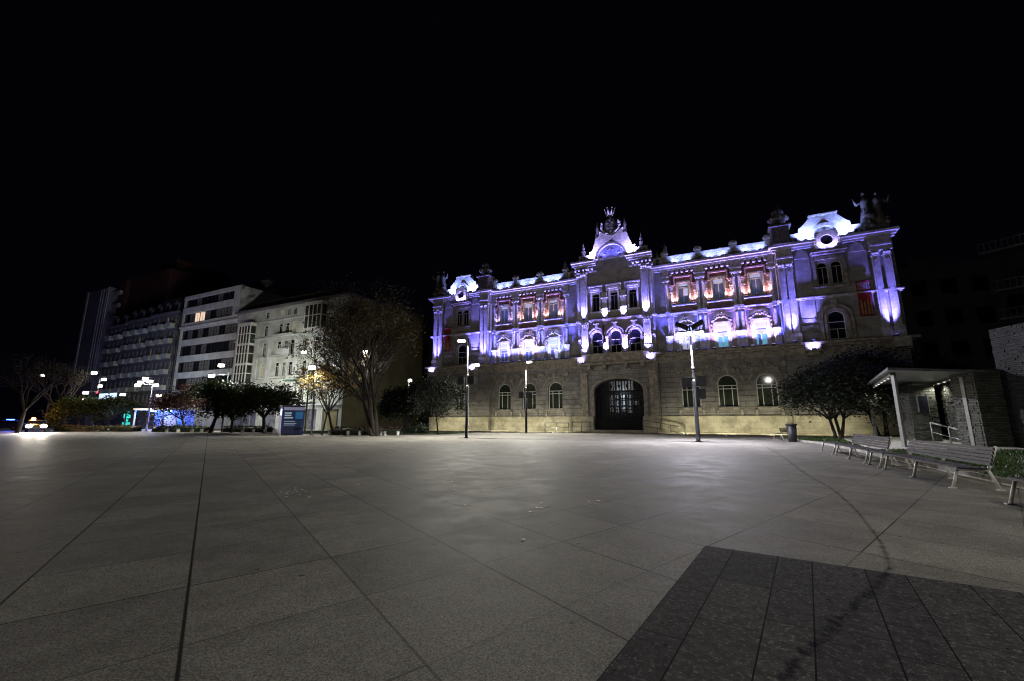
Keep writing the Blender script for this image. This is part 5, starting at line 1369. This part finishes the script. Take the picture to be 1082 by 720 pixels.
# ------------------------------------------------------------------ canopy with LED strips, stone walls
PC = [Vector((20.0,22.5,0)), Vector((24.4,23.3,0)), Vector((27.8,33.6,0)), Vector((32.2,34.6,0))]   # near-left, near-right, far-left, far-right
e = tag(empty('canopy', PC[0]), 'flat grey steel canopy on slanting square posts with rows of small lights', 'canopy')
def L_(v, z=0): return v-PC[0]+Vector((0,0,z))
ZT = 3.75
ax = (PC[1]-PC[0]).normalized(); ay = (PC[2]-PC[0]).normalized()
M['post_pale'] = mat_rough('pale post paint', (0.24,0.24,0.235), .5, .1)
for p in PC:
    q = L_(p); m = MB(); m.box(-.08,.08,-.08,.08,.1,ZT); m.build('post', M['post_pale'], e, loc=tuple(q), rot=(0,0,R(10)))
cn = [L_(PC[0])-ax*.5-ay*1.2, L_(PC[1])+ax*1.6-ay*1.2, L_(PC[3])+ax*1.6+ay*1.0, L_(PC[2])-ax*.5+ay*1.0]
MB().slab([(v.x,v.y) for v in cn], ZT+.16, ZT+.29).build('roof', M['grey_metal'], e)
led = mat_emit('led spot', (1,.97,.85), 1.6)

for a, b_ in ((PC[0],PC[2]),(PC[1],PC[3])):
    d = (b_-a).normalized(); n_ = Vector((-d.y,d.x,0))*.11; p0 = L_(a); p1 = L_(b_)
    bm_ = MB().slab([(p0.x-n_.x,p0.y-n_.y),(p1.x-n_.x,p1.y-n_.y),(p1.x+n_.x,p1.y+n_.y),(p0.x+n_.x,p0.y+n_.y)], ZT+.0, ZT+.158).build('beam', M['grey_metal'], e)
    Ln = (b_-a).length
    for k in range(8):
        c_ = p0+d*(Ln*(.16+.8*k/7))
        MB().box(c_.x-.04,c_.x+.04,c_.y-.04,c_.y+.04,ZT-.03,ZT-.004).build('led_spot', led, bm_)
    for f in (.4, .88):
        c_ = p0+d*Ln*f; spot('lamp', (c_.x,c_.y,ZT-.08), (c_.x,c_.y,0), (1,.97,.82), 150, 150, .6, .12, e)
# dry-stacked slate walls
M['slate'] = mat_blocks('stacked slate', (0.10, 0.104, 0.088), .42, .085, .012, (0.02,0.02,0.018), var=.45, bump=1.0)
M['slate_d'] = mat_blocks('dark stacked slate', (0.026, 0.026, 0.03), .5, .1, .014, (0.01,0.01,0.01), var=.5, bump=1.0)
def slate_wall(p0, p1, th, h, label, mat='slate', name='stone_wall', seed=0):
    p0 = Vector((*p0,0)); p1 = Vector((*p1,0)); d = p1-p0; L = d.length
    e = empty(name, p0, math.atan2(d.y, d.x)); tag(e, label, 'stone wall')
    rnd = random.Random(seed); m = MB(); z = 0
    m.box(0.03, L-.03, .03, th-.03, 0, h-.02)
    while z < h:
        ch_ = rnd.uniform(.07,.13); x = 0
        while x < L:
            w_ = rnd.uniform(.25,.7); x2 = min(L, x+w_); j = rnd.uniform(-.035,.02)
            m.box(x+.004, x2-.004, j, .1, z+.004, min(h, z+ch_)-.004); m.box(x+.004, x2-.004, th-.1, th-j, z+.004, min(h, z+ch_)-.004); x = x2
        for xx, s_ in ((0,-1),(L,1)):
            y = 0
            while y < th:
                y2 = min(th, y+rnd.uniform(.25,.6)); j = rnd.uniform(-.03,.03)
                m.box(xx-(.08 if s_ > 0 else j+.02), xx+(.02+j if s_ > 0 else .08), y+.11 if y == 0 else y+.004, min(y2, th-.11), z+.004, min(h, z+ch_)-.004); y = y2
        z += ch_
    m.build('stonework', M[mat], e)
    return e
wA = Vector((27.5,29.3)); wB = Vector((26.3,24.0))
pe = slate_wall((26.2,28.6), (27.6,28.2), 1.6, 3.7, 'rough stacked-stone pillar with a small dark window under the canopy', seed=1, name='stone_pillar')
MB().box(.45,.95,-.08,.05,2.0,3.0).build('window', M['glass'], pe); MB().box(.4,.45,-.09,.05,1.95,3.05).box(.95,1.0,-.09,.05,1.95,3.05).build('window_frame', M['grey_metal'], pe)
slate_wall((28.4,28.6), (25.0,23.4), .5, 3.7, 'stacked-stone wall between the two canopy pillars, stair rail before it', seed=2)
slate_wall((24.3,22.6), (25.5,22.4), 1.5, 4.1, 'rough stacked-stone pillar at the right end of the canopy', seed=3, name='stone_pillar')
be = slate_wall((25.6,22.6), (24.2,12.5), 1.2, 6.2, 'tall dark stone wall with a louvred vent at the right edge', 'slate_d', seed=4)
lv_ = MB()
for k in range(12): lv_.prism([(2.0,3.95+.11*k),(4.0,3.95+.11*k),(4.0,3.99+.11*k),(2.0,3.99+.11*k)], -.1, .0)
lvp = lv_.build('louvre', M['grey_metal'], be); MB().box(1.9,2.0,-.12,.02,3.85,5.35).box(4.0,4.1,-.12,.02,3.85,5.35).box(2.0,4.0,-.12,.02,5.27,5.35).box(2.0,4.0,-.12,.02,3.85,3.94).build('vent_frame', M['grey_metal'], lvp)
r_ = railing('stair_rail', [(24.3,25.4,.1),(24.5,24.6,.1),(24.7,23.8,.1),(24.9,23.0,.1)], 1.2, 'pale stair handrail sloping down before the stacked-stone wall', 'grey_metal', .24)
# dark terrace house at upper right
e = tag(empty('terrace_house', (62, 46, 0), R(-62)), 'dark house with stepped terraces high above the stone wall at the right edge', 'building')
w = MB(); w.box(-12, 12, 0, 12, 0, 17); w.box(-6, 12, 2, 12, 17, 22); w.box(2, 12, 4, 12, 22, 26); w.build('wall', M['render_d'], e)
for zz, x0 in ((17,-12),(22,-6),(13.5,-12)):
    g = MB(); g.box(x0,12,-.9,0.02,zz-.25,zz)
    for k in range(int((12-x0)/.5)): g.box(x0+.5*k,x0+.5*k+.06,-.88,-.82,zz,zz+1)
    g.box(x0,12,-.9,-.8,zz+1,zz+1.08); g.build('balcony', M['render_p'], e)
for x in (-9,-5,-1,3,7): MB().box(x,x+1.6,-.05,.05,14,16.2).build('window', M['glass'], e)

# small pale scraps scattered over the slabs
lm = mat_rough('pale paper scrap', (.75,.74,.72), .6, .1)
rnd = random.Random(77); g = MB()
for cx, cy, n, sx_, sy_ in ((310,520,26,13,5),(490,508,8,16,18),(570,540,9,22,22),(378,514,3,5,3),(620,535,4,14,10)):
    for _ in range(n):
        x, y = gnd(cx+rnd.gauss(0,sx_*.6), cy+rnd.gauss(0,sy_*.6)); s_ = rnd.uniform(.012,.042); a = rnd.uniform(0,6.28)
        g.v += [(x+s_*math.cos(a+t*1.57), y+s_*math.sin(a+t*1.57), .006+rnd.uniform(0,.012)) for t in range(4)]; b0 = len(g.v)-4; g.f.append((b0,b0+1,b0+2,b0+3)); g.sm.append(False)
tag(g.build('litter', lm), 'tiny pale scraps scattered over the slabs in the middle of the plaza', 'litter', kind='stuff')
